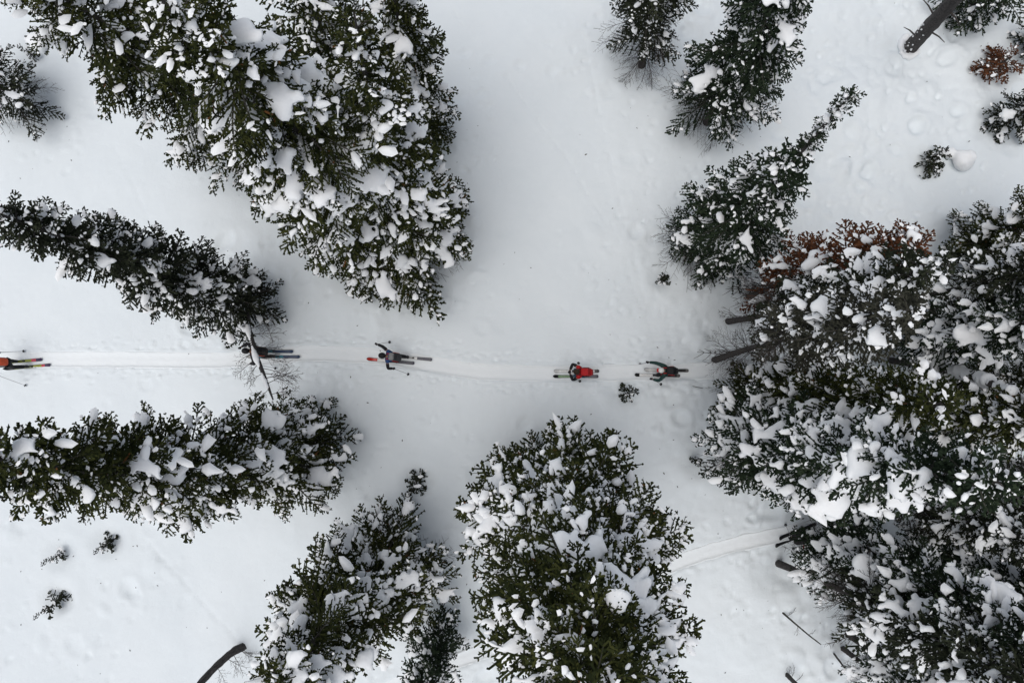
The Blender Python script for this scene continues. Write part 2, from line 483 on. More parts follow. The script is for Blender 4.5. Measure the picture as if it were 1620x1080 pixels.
def fir(base_px, tip_px, rad, label, group=None, c0=0.12, power=0.9, gap=0.27, per=5, snow=0.5, padr=0.10,
        dead=0.0, mat=None, seed=1, trunk=None, well=(1.0, 0.25), big=0.15, name='fir_tree', voxel=0.045,
        droop=0.0, dust=0.35, thin=0.0, fork=None, cat='tree', bare_rad=None, shape=None, height=None, clump=None):
    rng = np.random.default_rng(seed)
    b, h, off = fit_tree(base_px, tip_px)
    if height:
        h = height
        off = (at_z(tip_px[0], tip_px[1], b[2] + h) - b)[:2]
        if np.hypot(*off) > 0.5 * h: off = off * (0.5 * h / np.hypot(*off))
    root = empty(name, b)
    tag(root, label, cat, group)
    TREE_BASES.append((b[0], b[1], well[0], well[1]))
    tr = trunk or (0.05 + 0.0085 * h)
    bend = rng.normal(0, 0.012 * h, 2)
    def axis(u):
        u = np.asarray(u, float)
        return np.stack([off[0] * u + bend[0] * np.sin(u * math.pi), off[1] * u + bend[1] * np.sin(u * math.pi), h * u], -1)
    uu = np.linspace(-0.5 / h, 1, 16)
    tv, tf = tube(axis(uu), tr * np.maximum(0.05, 1.08 - uu) ** 0.85 * (1 + 0.08 * np.exp(-np.maximum(uu, 0) * h / 0.35)) * rng.uniform(0.93, 1.07, 16), 10)
    mesh_from('trunk', tv, tf, M_BARK, root, True)
    Gf, Gw, Gb = Geo(), Geo(), Geo()
    sp, sr, dp = [], [], []
    cp_, cd_, cs_ = [], [], []
    clump = 0.15 * snow if clump is None else clump
    sph = rng.uniform(0, 6.28, 2)
    prof = shape or (lambda u: (1 - u) ** power * (0.80 + 0.20 * min(1.0, u / 0.10)))
    z = c0 * h
    phase = rng.uniform(0, 6)
    ns = 0
    while z < h - 0.12:
        u = (z / h - c0) / (1 - c0)
        L0 = max(0.16, rad * prof(u))
        nb = per if L0 > 0.5 else 4
        for k in range(nb):
            az = phase + 2 * math.pi * k / nb + rng.normal(0, 0.25)
            L = L0 * rng.choice((rng.uniform(0.45, 0.85), rng.uniform(0.85, 1.25)))
            if rng.random() < thin: continue
            zz = z + rng.uniform(-0.5, 0.5) * gap
            p0 = axis(min(0.995, max(0, zz) / h))
            if u < dead and rng.random() < 0.85:
                t = BARE[int(np.argmin([abs(x['L'] - L) + 0.2 * rng.random() for x in BARE]))]
                M = rotmat(az, rng.normal(-0.15 - droop, 0.15), rng.normal(0, 0.4)) * (L / t['L'])
                Gb.add(t['wv'] @ M.T + p0, t['wf'])
                if u < dead * 0.6 or rng.random() < 0.5: continue
            form = 'up' if u > 0.86 else ('flat' if u > 0.45 and rng.random() < 0.7 else 'droop')
            if L < 0.4 and u > 0.6: form = 'up'
            li = int(np.argmin([abs(x - L) for x in LENS]))
            wp = p0 + b
            pp = proj(wp)
            seen = -90 < pp[0] < 1710 and -90 < pp[1] < 1170
            dep_ = CAM_H - wp[2]
            lod = 0 if not seen or dep_ > 16.5 else (1 if dep_ > 10.5 else 2)
            if not seen and k % 2: continue
            t = TPL[form, li, int(rng.integers(3)), lod]
            M = rotmat(az, rng.normal(0.02 - droop, 0.12), rng.normal(0, 0.22)) * (L / t['L'])
            Gf.add(t['fv'] @ M.T + p0, t['ff'])
            Gw.add(t['wv'] @ M.T + p0, t['wf'])
            # snow lying on it
            S = t['snow']
            patch = 0.5 * math.sin(az * 2 + z * 1.1 + sph[0]) + 0.5 * math.sin(z * 2.3 - az + sph[1])
            hf = min(1.1, max(0.6, (CAM_H - wp[2]) / 13.0))
            if rng.random() < snow + 0.0 + 0.3 * patch and -260 < pp[0] < 1880 and -260 < pp[1] < 1340:
                ax = S[:, 4] > 0.9
                ph = rng.uniform(0, 6.28, 3)
                rr = hf * min(0.22, padr * rng.uniform(0.6, 1.3) * min(1.0, 0.5 + L / 2.0))
                wv_ = 0.62 + 0.65 * np.sin(S[:, 3] * L * 5.5 + ph[0]) * np.sin(S[:, 3] * L * 2.1 + ph[1]) + 0.2 * rng.normal(0, 1, len(S))
                env = np.clip((S[:, 3] - 0.12) * 5, 0, 1) * np.clip((1.02 - S[:, 3]) * 4, 0, 1)
                r_ = rr * wv_ * env * np.where(ax, 1.0, 0.50 + 0.75 * S[:, 4])
                ok = (r_ > voxel * 0.8) & (ax | (rng.random(len(S)) < 0.92))
                Q = S[ok]; r_ = r_[ok]
                W = Q[:, :3] @ M.T + p0
                W[:, 2] += r_ * 0.52 + 0.02
                W[:, :2] += rng.normal(0, 0.015, (len(W), 2))
                sp.append(W); sr.append(r_)
                if rng.random() < 0.6 * big * hf * hf and L > 0.6:
                    c = rng.uniform(0.35, 0.85)
                    A = S[ax]; c0_ = A[int(np.argmin(np.abs(A[:, 3] - c))), :3] @ M.T + p0
                    nn = int(rng.integers(5, 11))
                    dirv = M[:, 0] / np.linalg.norm(M[:, 0])
                    tt_ = rng.uniform(-1, 1, nn)
                    R2 = hf * min(0.21, padr * rng.uniform(0.9, 1.6))
                    W = c0_ + dirv * (tt_ * R2 * 1.7)[:, None] + rng.normal(0, 0.35, (nn, 3)) * R2 * np.array([1, 1, 0.3])
                    r2 = R2 * (1 - 0.4 * np.abs(tt_)) * rng.uniform(0.6, 1.1, nn)
                    W[:, 2] += r2 * 0.6
                    sp.append(W); sr.append(r2)
            if dust > 0 and seen:
                Q = S[rng.random(len(S)) < dust * max(0.0, 0.40 + 0.5 * patch)]
                W = Q[:, :3] @ M.T + p0
                W[:, 2] += 0.03
                dp.append(W)
                Q = S[rng.random(len(S)) < clump * max(0.02, 0.5 + 0.6 * patch)]
                W = Q[:, :3] @ M.T + p0
                W[:, 2] += 0.02
                cp_.append(W); cd_.append(np.full(len(W), az) + rng.normal(0, 0.7, len(W))); cs_.append(np.full(len(W), hf * min(1.15, 0.6 + 0.35 * L)))
        z += gap * (0.75 + 0.5 * rng.random()) * (0.55 + 0.45 * min(1, L0 / 1.0))
        phase += rng.uniform(0.3, 1.2)
    # leader
    t = TPL['up', 0, 0, 1]
    M = rotmat(0, R(84), 0)
    Gf.add(t['fv'] @ M.T + axis(0.985), t['ff'])
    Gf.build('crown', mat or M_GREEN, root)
    Gw.build('branch_wood', M_TWIG, root)['kind'] = 'stuff'
    if Gb.v: Gb.build('bare_branches', M_TWIG, root)['kind'] = 'stuff'
    if sp:
        s_ = pad_mesh('snow_load', np.concatenate(sp), np.concatenate(sr), M_LOAD, root, voxel)
        if s_: s_['kind'] = 'stuff'
    if dp:
        W = np.concatenate(dp); n = len(W)
        r = rng.uniform(0.018, 0.055, n)
        an = np.arange(5) * 2 * math.pi / 5
        rim = np.stack([np.cos(an), np.sin(an)], -1)[None] * (r[:, None] * rng.uniform(0.5, 1.3, (n, 5)))[..., None]
        rim[..., 0] *= rng.uniform(0.6, 2.2, (n, 1))
        ra = rng.uniform(0, 3.14, n)[:, None]
        rim = np.stack([rim[..., 0] * np.cos(ra) - rim[..., 1] * np.sin(ra), rim[..., 0] * np.sin(ra) + rim[..., 1] * np.cos(ra)], -1)
        V = np.zeros((n, 6, 3)); V[:, 0] = W; V[:, 0, 2] += r * 0.5
        V[:, 1:, :2] = W[:, None, :2] + rim; V[:, 1:, 2] = W[:, None, 2] - 0.01
        fc = np.array([[0, 1 + k, 1 + (k + 1) % 5] for k in range(5)])
        d_ = mesh_from('snow_flecks', V.reshape(-1, 3), (fc[None] + (np.arange(n) * 6)[:, None, None]).reshape(-1, 3), M_LOAD, root, True)
        d_['kind'] = 'stuff'
    if cp_ and sum(len(x) for x in cp_):
        W = np.concatenate(cp_); A = np.concatenate(cd_); S_ = np.concatenate(cs_); n = len(W)
        r = S_ * (0.038 + 0.085 * rng.random(n) ** 1.8)
        st = rng.uniform(1.0, 2.3, n)
        V = np.zeros((n, 15, 3))
        an = np.arange(7) * 2 * math.pi / 7
        wob = rng.uniform(0.65, 1.3, (n, 7))
        for base, rad_, zz in ((1, 0.62, 0.78), (8, 1.0, 0.12)):
            q = rad_ * (wob if base == 8 else 0.5 + 0.5 * wob)
            x = np.cos(an) * q * (r * st)[:, None]; y = np.sin(an) * q * r[:, None]
            V[:, base:base + 7, 0] = x * np.cos(A)[:, None] - y * np.sin(A)[:, None]
            V[:, base:base + 7, 1] = x * np.sin(A)[:, None] + y * np.cos(A)[:, None]
            V[:, base:base + 7, 2] = (zz * r * 0.95)[:, None]
        V[:, 0, 2] = r * 0.98
        V += W[:, None, :]
        fc = np.array([[0, 1 + k, 1 + (k + 1) % 7] for k in range(7)] + [[1 + k, 8 + k, 8 + (k + 1) % 7] for k in range(7)] + [[1 + k, 8 + (k + 1) % 7, 1 + (k + 1) % 7] for k in range(7)])
        d_ = mesh_from('snow_clumps', V.reshape(-1, 3), (fc[None] + (np.arange(n) * 15)[:, None, None]).reshape(-1, 3), M_LOAD, root, True)
        d_['kind'] = 'stuff'
    return root

def copy_tree(src, base_px, rz, scale, label, group=None, lean=(0, 0), well=(1.0, 0.25)):
    b = at(*base_px)
    r = src.copy(); link(r)
    r.location = b; r.rotation_euler = (lean[0], lean[1], rz); r.scale = (scale, scale, scale)
    tag(r, label, 'tree', group)
    for c in src.children:
        k = c.copy(); link(k, r)
    TREE_BASES.append((b[0], b[1], well[0], well[1]))
    return r

# ------------------------------------------------------------------ the firs round the open snow
G_CLEAR = 'fir trees round the open snow'
G_WOOD = 'trees of the dense wood'
fir((625, 388), (245, -10), 3.3, 'huge spreading fir with the heaviest snow pads, above the second skier', G_CLEAR, c0=0.04, power=0.55, per=7, gap=0.32,
    snow=0.85, padr=0.16, big=0.25, dead=0.03, seed=21, well=(2.0, 0.25), voxel=0.09)
fir((662, 392), (560, 20), 2.3, 'tall green fir between the huge fir and the open snow', G_CLEAR, c0=0.06, power=0.55, per=6, gap=0.33,
    snow=0.7, padr=0.13, big=0.2, dead=0.10, seed=22, well=(2.0, 0.2), voxel=0.07)
fir((668, 215), (615, -90), 1.8, 'green fir at the edge of the photo, one branch reaching over the open snow', G_CLEAR, c0=0.06, power=0.5, per=6, gap=0.33,
    snow=0.6, padr=0.13, big=0.2, dead=0.02, seed=35, voxel=0.07, mat=M_GREEN)
fir((580, 402), (395, 160), 2.1, 'shorter fir in front of the huge one, its lower skirt white with snow', G_CLEAR, c0=0.05, power=0.6, per=6, gap=0.34,
    snow=0.85, padr=0.13, big=0.25, seed=23, well=(1.6, 0.2), voxel=0.07)
fir((585, 225), (450, -120), 2.3, 'fir behind the huge one, mostly hidden, its top outside the photo', G_CLEAR, c0=0.1, power=0.5, per=6, gap=0.36,
    snow=0.7, padr=0.13, big=0.2, seed=36, voxel=0.075)
fir((430, 215), (-60, -100), 3.0, 'dark green fir with few snow pads in the upper corner behind the huge fir', G_CLEAR, c0=0.1, power=0.5, per=6, gap=0.36,
    snow=0.45, padr=0.12, big=0.12, seed=24, voxel=0.075)
fir((400, 487), (-25, 330), 1.6, 'slim dark fir behind the snow covered dead trunk', G_CLEAR, c0=0.03, power=0.42, per=6, gap=0.25,
    snow=0.5, padr=0.10, big=0.15, dead=0.08, seed=25, mat=M_DARK, voxel=0.06)
fir((505, 700), (-60, 722), 2.1, 'broad fir below the first skiers with fat rounded snow cushions near its top', G_CLEAR, c0=0.05, power=0.42, per=6, gap=0.28,
    snow=0.55, padr=0.14, big=0.25, seed=26, voxel=0.08)
fir((48, 166), (-150, 62), 1.9, 'half bare scrubby fir poking in at the edge above the slim dark fir', G_CLEAR, c0=0.1, power=0.6, gap=0.3, snow=0.4, padr=0.08,
    dead=0.2, thin=0.1, mat=M_DARK, seed=27, voxel=0.06, trunk=0.06)
fir((634, 880), (435, 1100), 2.5, 'loose green fir with long arms of snow between the two large trees', G_CLEAR, c0=0.08, power=0.42, per=6, gap=0.28,
    snow=0.65, padr=0.14, big=0.25, dead=0.04, seed=28, voxel=0.078)
fir((700, 1000), (655, 1140), 1.25, 'small dark fir tucked behind the loose fir beside the lower ski track', G_CLEAR, c0=0.08, power=0.6, gap=0.28,
    snow=0.5, padr=0.10, seed=29, mat=M_BLUE, voxel=0.06)
fir((856, 792), (942, 1115), 3.3, 'large round green fir speckled with plump snow pads, standing alone', G_CLEAR, c0=0.05, per=8, gap=0.30,
    snow=0.80, padr=0.125, big=0.25, seed=30, well=(1.8, 0.2), voxel=0.08, shape=lambda u: min(1.0, 0.62 + 1.2 * u) * (1 - u) ** 0.42)
fir((1016, 98), (1066, -190), 1.75, 'narrow half bare fir at the edge of the photo with feathery grey lower twigs', G_CLEAR, c0=0.05, power=0.5, gap=0.26,
    snow=0.5, padr=0.09, dead=0.3, seed=31, clump=0.03, mat=M_DARK, voxel=0.06)
fir((1120, 190), (1285, -110), 2.15, 'full blue green fir with grey bare lower boughs above the spire shaped fir', G_CLEAR, c0=0.06, power=0.45, per=6, gap=0.27,
    snow=0.6, padr=0.11, big=0.2, dead=0.22, seed=32, clump=0.06, mat=M_BLUE, voxel=0.065)
fir((1118, 392), (1350, 146), 2.1, 'spire shaped fir with a long thin snowy tip over the open slope', G_CLEAR, c0=0.04, per=6, gap=0.25,
    snow=0.65, padr=0.11, big=0.15, dead=0.15, seed=33, mat=M_BLUE, voxel=0.055, shape=lambda u: 1.0 - 0.6 * u if u < 0.45 else max(0.10, 0.66 - 1.6 * (u - 0.45)))

# ------------------------------------------------------------------ the dense wood on the right
W = {}
W['grey'] = fir((1132, 569), (1455, 488), 1.35, 'grey half dead tree on a long bare trunk, nearest the front skier', G_WOOD, c0=0.44, power=0.5, gap=0.28, per=5,
    snow=0.55, padr=0.11, big=0.2, dead=0.4, seed=41, height=None, mat=M_GREYN, voxel=0.065, trunk=0.12, shape=lambda u: min(1.0, 0.30 + 2.2 * u) * (1 - u) ** 0.4)
W['mid'] = fir((1155, 508), (1500, 410), 1.35, 'snowy tree on a bare trunk between the rust tree and the grey one', G_WOOD, c0=0.36, power=0.5, gap=0.28, per=6,
    snow=0.7, padr=0.12, big=0.2, dead=0.25, seed=42, mat=M_DARK, voxel=0.065, trunk=0.11)
W['rust'] = fir((1185, 468), (1452, 390), 1.45, 'dying fir with rust red needles at the edge of the wood', G_WOOD, c0=0.22, power=0.35, gap=0.25, per=6,
    snow=0.65, padr=0.11, big=0.15, dead=0.25, clump=0.06, seed=43, mat=M_RUST, voxel=0.06, trunk=0.09)
W['green'] = fir((1180, 628), (1500, 640), 1.75, 'bright green fir nearest to the front skier, its skirt touching the track', G_WOOD, c0=0.04, power=0.42, gap=0.27, per=6,
    snow=0.6, padr=0.12, big=0.2, dead=0.08, seed=44, mat=M_GREEN, voxel=0.065)
W['wide'] = fir((1148, 697), (1600, 765), 1.9, 'wide snow laden fir on a dark trunk below the bright green one', G_WOOD, c0=0.17, power=0.45, gap=0.28, per=6,
    snow=0.85, padr=0.14, big=0.2, dead=0.10, seed=45, mat=M_BLUE, voxel=0.078, trunk=0.13)
copies = [
    ('wide', (1270, 846), 1.3, 0.90, 'fir on a slanting trunk right behind the half hidden skier'),
    ('mid', (1237, 893), 2.4, 1.1, 'dark fir on a thick bare trunk rising from a deep snow well'),
    ('wide', (1345, 1005), 4.0, 0.85, 'snow striped fir beside the broken stump near the lower edge'),
    ('green', (1515, 400), 0.9, 0.85, 'dark fir with a shaded foot behind the rust red one'),
    ('mid', (1410, 480), 5.1, 0.95, 'fir with thick snow arms inside the wood behind the rust red one'),
    ('wide', (1400, 545), 2.0, 0.85, 'heavily loaded fir inside the wood behind the grey tree'),
    ('green', (1390, 665), 3.3, 0.95, 'fir with large snow cushions behind the bright green one'),
    ('mid', (1460, 740), 0.4, 0.95, 'fir just below the snow covered leaning log'),
    ('wide', (1400, 860), 5.4, 0.85, 'white speckled fir in the middle of the lower wood'),
    ('green', (1520, 930), 2.9, 0.80, 'dark fir deep in the lower wood'),
    ('mid', (1450, 1020), 1.1, 1.0, 'fir with long slanting snow stripes in the lower corner'),
    ('green', (1560, 520), 4.4, 0.85, 'dark fir at the edge of the photo above the leaning log'),
    ('mid', (1600, 640), 3.9, 0.80, 'fir beside the patch of shaded open snow'),
    ('wide', (1600, 440), 2.5, 0.75, 'snowy fir at the edge of the photo behind the dark one'),
    ('wide', (1500, 770), 4.6, 0.85, 'snowy fir between the leaning log and the lower wood'),
    ('mid', (1335, 770), 0.9, 0.85, 'dark fir behind the wide snow laden one'),
    ('green', (1500, 610), 1.7, 0.6, 'small fir under the snow covered leaning log'),
    ('green', (1370, 925), 0.3, 0.85, 'dark bushy fir above the broken stump'),
    ('green', (1610, 870), 5.9, 0.80, 'dark fir at the edge below the patch of shaded open snow'),
]
for kind, bp, rz, sc, lab in copies:
    copy_tree(W[kind], bp, rz, sc, lab, G_WOOD)
# corner trees
fir((1520, 22), (1700, -120), 1.7, 'snowy fir beside the thick bare snag in the upper corner', 'small firs on the upper slope', c0=0.05, power=0.5, gap=0.28, snow=0.6, padr=0.13,
    seed=51, mat=M_BLUE, voxel=0.06)
fir((1590, 195), (1680, 140), 1.15, 'short bushy fir at the edge below the rust red one', 'small firs on the upper slope', c0=0.04, power=0.5, gap=0.24, snow=0.6, padr=0.12,
    seed=52, mat=M_DARK, voxel=0.055)
fir((1570, 108), (1604, 88), 1.15, 'short dead fir with rust red needles and no snow pads', 'small firs on the upper slope', c0=0.06, power=0.25, gap=0.2, snow=0.12, padr=0.07,
    seed=53, mat=M_RUST, voxel=0.045, dust=0.3)
fir((1628, 75), (1740, 10), 1.1, 'dark fir cut by the edge beside the short rust red one', 'small firs on the upper slope', c0=0.04, power=0.5, gap=0.24, snow=0.6, padr=0.12,
    seed=54, mat=M_DARK, voxel=0.055)
# young firs poking out of the snow
G_SAP = 'young firs poking out of the snow'
def sapling(px, tip, rad, label, seed, snow=0.15, height=0.8, mat=None, thin=0.1, dead=0.0):
    return fir(px, tip, rad, label, G_SAP, c0=0.02, power=0.6, gap=0.16, per=5, snow=snow, padr=0.07, big=0.0, seed=seed, mat=mat or M_DARK, voxel=0.035,
               trunk=0.025, well=(0.5, 0.16), dust=0.12, thin=thin, dead=dead, name='young_fir', height=height)
sapling((662, 757), (650, 778), 0.50, 'young fir above the loose green fir, the largest of the young ones', 61)
sapling((1049, 438), (1045, 448), 0.30, 'round young fir above the front skier', 62, thin=0.2)
sapling((1102, 728), (1108, 733), 0.24, 'tiny young fir near the foot of the wide fir', 63)
sapling((172, 856), (160, 870), 0.34, 'young fir with a bare leader below the broad fir', 64)
sapling((98, 874), (78, 888), 0.28, 'spindly young fir nearest the edge in the lower clearing', 65, thin=0.4)
sapling((94, 945), (66, 972), 0.48, 'leaning young fir, lowest in the lower clearing', 66)
sapling((1470, 262), (1495, 240), 0.62, 'young fir beside a big ball of snow on the upper slope', 67, snow=0.6)
sapling((985, 625), (1002, 618), 0.38, 'flattened young fir just below the track between the two front skiers', 68, thin=0.3)
sapling((52, 88), (40, 80), 0.25, 'tiny young fir above the scrubby fir', 69, thin=0.4)

# bare twiggy lower boughs on the trunks at the edge of the wood
for key, zs in (('grey', (1.8, 5.6)), ('mid', (1.2, 4.6)), ('rust', (0.8, 3.0))):
    g_ = np.random.default_rng(len(key)); root_ = W[key]; G_ = Geo()
    for z_ in np.arange(zs[0], zs[1], 0.16):
        tb = BARE[int(g_.integers(0, 8))]; ll_ = g_.uniform(0.5, 1.3)
        M_ = rotmat(g_.uniform(0, 6.28), g_.normal(-0.1, 0.15), g_.normal(0, 0.4)) * (ll_ / tb['L'])
        G_.add(tb['wv'] @ M_.T + np.array([0, 0, z_]), tb['wf'])
    G_.build('bare_twigs', M_TWIG, root_)['kind'] = 'stuff'

# ------------------------------------------------------------------ the snow ground
def grow(a, b, step, far):
    m = list(np.arange(a, b, step))
    x, d = m[-1], step
    while x < far: d *= 1.35; x += d; m.append(x)
    x, d = m[0], step
    lo = []
    while x > -far: d *= 1.35; x -= d; lo.append(x)
    return np.array(lo[::-1] + m)

def poly_dist(X, Y, P):
    """distance to a polyline and the signed side, for every point"""
    best = np.full(X.shape, 1e9); side = np.zeros(X.shape); along = np.zeros(X.shape); acc = 0.0
    for a, b in zip(P[:-1], P[1:]):
        d = b - a; L = np.hypot(*d); d = d / L
        t = np.clip((X - a[0]) * d[0] + (Y - a[1]) * d[1], 0, L)
        ex = X - a[0] - d[0] * t; ey = Y - a[1] - d[1] * t
        r = np.hypot(ex, ey)
        s_ = np.sign(d[0] * ey - d[1] * ex)
        m = r < best
        best = np.where(m, r, best); side = np.where(m, s_, side); along = np.where(m, acc + t, along)
        acc += L
    return best, side, along

def smooth_line(px, n=12):
    P = np.array([at(*p)[:2] for p in px])
    out = []
    for i in range(len(P) - 1):
        p0 = P[max(0, i - 1)]; p1 = P[i]; p2 = P[i + 1]; p3 = P[min(len(P) - 1, i + 2)]
        for t in np.linspace(0, 1, n, endpoint=False):
            out.append(0.5 * ((2 * p1) + (-p0 + p2) * t + (2 * p0 - 5 * p1 + 4 * p2 - p3) * t * t + (-p0 + 3 * p1 - 3 * p2 + p3) * t ** 3))
    out.append(P[-1])
    return np.array(out)

TRACK1 = smooth_line([(-160, 573), (0, 570), (90, 569), (200, 569), (330, 570), (400, 566), (480, 559), (560, 561), (620, 566), (690, 577), (750, 587), (820, 590), (880, 591), (950, 590), (1010, 589), (1100, 587), (1190, 582), (1330, 570)])
TRACK2 = smooth_line([(560, 1110), (640, 1078), (700, 1054), (800, 1017), (900, 975), (1000, 925), (1080, 887), (1160, 862), (1250, 842), (1340, 815)])

GX = grow(-22.2, 20.6, 0.086, 600)
GY = grow(-14.2, 17.2, 0.086, 600)
_ty = np.array([p[1] for p in TRACK1 if abs(p[0]) < 21])
GY = np.unique(np.concatenate([GY[(GY < _ty.min() - 0.8) | (GY > _ty.max() + 0.8)], np.arange(_ty.min() - 0.8, _ty.max() + 0.8, 0.045)]))
X, Y = np.meshgrid(GX, GY)
NEAR = (np.abs(X) < 40) & (np.abs(Y) < 40)

def roughness(X, Y):
    """where fallen lumps have pocked the snow: more to the right and under the crowns"""
    m = 0.10 + 0.9 / (1 + np.exp(-(X - 3.5) / 2.2))
    m = m * (0.45 + 0.55 * np.clip(sample(T_BIG, X + 31, Y + 11, 30.0) * 0.6 + 0.6, 0, 1))
    return m

Z = zbase(X, Y)
rg = roughness(X, Y)
Z += NEAR * (0.034 * sample(T_MED, X, Y, 24.0) * (0.35 + 1.4 * rg) + 0.009 * sample(T_FIN, X + 3, Y, 9.0) * (0.12 + rg))
# hollows round the trees
for bx, by, wr, wd in TREE_BASES:
    r2 = ((X - bx) ** 2 + (Y - by) ** 2) / (wr * wr)
    Z -= np.where(r2 < 9, wd * np.exp(-r2 * 1.3), 0) - np.where(r2 < 12, 0.20 * wd * np.exp(-(np.sqrt(r2) - 1.5) ** 2 * 4), 0)

def dent(x, y, r, depth, rim=0.35, ax=1.0, an=0.0, soft=2.0):
    R_ = r * 2.4 * max(ax, 1)
    i0, i1 = np.searchsorted(GX, (x - R_, x + R_)); j0, j1 = np.searchsorted(GY, (y - R_, y + R_))
    if i1 <= i0 or j1 <= j0: return
    xs = X[j0:j1, i0:i1] - x; ys = Y[j0:j1, i0:i1] - y
    u = (xs * math.cos(an) + ys * math.sin(an)) / (r * ax); v = (-xs * math.sin(an) + ys * math.cos(an)) / r
    q = u * u + v * v
    Z[j0:j1, i0:i1] += -depth * np.exp(-q ** soft) + rim * depth * np.exp(-((np.sqrt(q) - 1.25) / 0.33) ** 2)

g = np.random.default_rng(77)
n_d = 0
while n_d < 2600:
    x, y = g.uniform(-21, 20), g.uniform(-13, 16.5)
    pr = float(roughness(np.array(x), np.array(y)))
    near = min(np.hypot(x - b[0], y - b[1]) for b in TREE_BASES[:50])
    pr = pr * 0.7 + 0.5 * math.exp(-((near - 2.2) / 1.0) ** 2)
    if g.random() > pr: continue
    big_ = g.random() < 0.13
    r = g.uniform(0.18, 0.36) if big_ else g.uniform(0.06, 0.15)
    lump = g.random() < 0.35
    dep = (0.36 if big_ else 0.50) * (0.3 + 0.7 * min(1, pr)) * r * g.uniform(0.5, 1.3)
    dent(x, y, r, -dep if lump else dep, 0.12 if lump else 0.45, g.uniform(1, 1.5), g.uniform(0, 3.1), g.uniform(1.1, 2.2))
    n_d += 1
# named features of the photo: pits, a hollow beyond the spire fir, a ring of disturbed snow
for px, r, d in [((1140, 200), 0.42, 0.06), ((965, 145), 0.30, 0.05), ((915, 65), 0.36, 0.04), ((1310, 262), 0.55, 0.13), ((1272, 310), 0.38, 0.15),
                 ((1340, 240), 0.3, 0.07), ((735, 85), 0.2, 0.05), ((775, 95), 0.2, 0.04), ((822, 104), 0.2, 0.05), ((872, 113), 0.2, 0.05), ((730, 155), 0.22, 0.06),
                 ((790, 500), 0.6, 0.05), ((762, 520), 0.25, 0.05), ((575, 510), 0.5, 0.04), ((640, 700), 0.4, 0.04), ((1520, 215), 0.45, 0.09),
                 ((1095, 800), 0.6, 0.08), ((1500, 1000), 0.5, 0.05), ((905, 572), 0.35, 0.03), ((362, 392), 0.7, 0.07)]:
    p = at(*px); dent(p[0], p[1], r, d, 0.35, 1.2, g.uniform(0, 3), 1.6)
p = at(1200, 900); dent(p[0] + 1.1, p[1] - 0.1, 0.6, 0.12, 0.2)
p = at(1350, 300); dent(p[0], p[1], 2.2, 0.22, 0.1, 1.8, 0.1, 1.2)
# old tracks: animal trails and half filled ski lines
def groove(pts, width, depth, dots=0.0):
    P = np.array([at(*q)[:2] for q in pts])
    L = np.hypot(*(np.diff(P, axis=0).T)).sum()
    n = int(L / (width * 1.2)) + 2
    seg = np.concatenate([[0], np.cumsum(np.hypot(*(np.diff(P, axis=0).T)))])
    for t in np.linspace(0, L, n):
        if dots and g.random() < dots: continue
        x = np.interp(t, seg, P[:, 0]) + g.normal(0, width * 0.2); y = np.interp(t, seg, P[:, 1]) + g.normal(0, width * 0.2)
        dent(x, y, width * g.uniform(0.8, 1.3), depth * g.uniform(0.6, 1.3), 0.3, 1.2, g.uniform(0, 3))
groove([(800, 120), (835, 168), (862, 205), (905, 262), (925, 300), (957, 350)], 0.07, 0.022, 0.12)
groove([(720, 20), (735, 45), (758, 66)], 0.07, 0.02, 0.3)
groove([(230, 850), (268, 895), (310, 940), (352, 985), (392, 1030), (440, 1075)], 0.09, 0.018, 0.1)
groove([(50, 832), (75, 852), (105, 870)], 0.08, 0.012, 0.2)
groove([(545, 735), (590, 790)], 0.08, 0.010, 0.3)
groove([(180, 230), (210, 290), (235, 350)], 0.09, 0.010, 0.2)
groove([(925, 60), (950, 190), (985, 330), (1010, 430), (1030, 520)], 0.09, 0.016, 0.2)
groove([(975, 370), (1000, 450), (1040, 540)], 0.08, 0.016, 0.3)
groove([(1150, 180), (1140, 100), (1130, 20)], 0.12, 0.02, 0.4)
groove([(1375, 20), (1378, 90), (1372, 160), (1378, 230)], 0.10, 0.02, 0.25)
groove([(1110, 760), (1090, 830), (1082, 900), (1075, 980)], 0.08, 0.02, 0.35)
# trodden snow and pole marks along both sides of the track
for TR, hw, dn in ((TRACK1, 0.31, 420), (TRACK2, 0.27, 200)):
    for _ in range(dn):
        k = g.integers(0, len(TR) - 1); a, b = TR[k], TR[k + 1]
        t = g.random(); q = a + (b - a) * t; d = (b - a) / np.hypot(*(b - a)); nrm = np.array([-d[1], d[0]])
        sgn = g.choice((-1, -1, 1))
        o_ = hw + abs(g.normal(0.18, 0.22)) + 0.05
        q = q + nrm * sgn * o_
        lump = g.random() < 0.45
        dent(q[0], q[1], g.uniform(0.05, 0.10), g.uniform(0.018, 0.045) * (-1 if lump else 1), 0.3, 1.3, g.uniform(0, 3))
for TR in (TRACK1, TRACK2):                                           # pole holes in two loose rows
    S_ = np.concatenate([[0], np.cumsum(np.hypot(*(np.diff(TR, axis=0).T)))])
    for sg in (-1, 1):
        t = g.uniform(0, 1)
        while t < S_[-1]:
            x, y = np.interp(t, S_, TR[:, 0]), np.interp(t, S_, TR[:, 1])
            x2, y2 = np.interp(t + 0.1, S_, TR[:, 0]), np.interp(t + 0.1, S_, TR[:, 1])
            L_ = math.hypot(x2 - x, y2 - y) + 1e-6; o_ = sg * g.normal(0.47, 0.06)
            dent(x - (y2 - y) / L_ * o_, y + (x2 - x) / L_ * o_, g.uniform(0.05, 0.075), g.uniform(0.03, 0.06), 0.25, 1.5, g.uniform(-0.3, 0.3), 1.5)
            t += g.uniform(0.25, 0.7)
d1, s1, _ = poly_dist(X, Y, TRACK1)
d2, s2, _ = poly_dist(X, Y, TRACK2)
SM = NEAR * 1.0
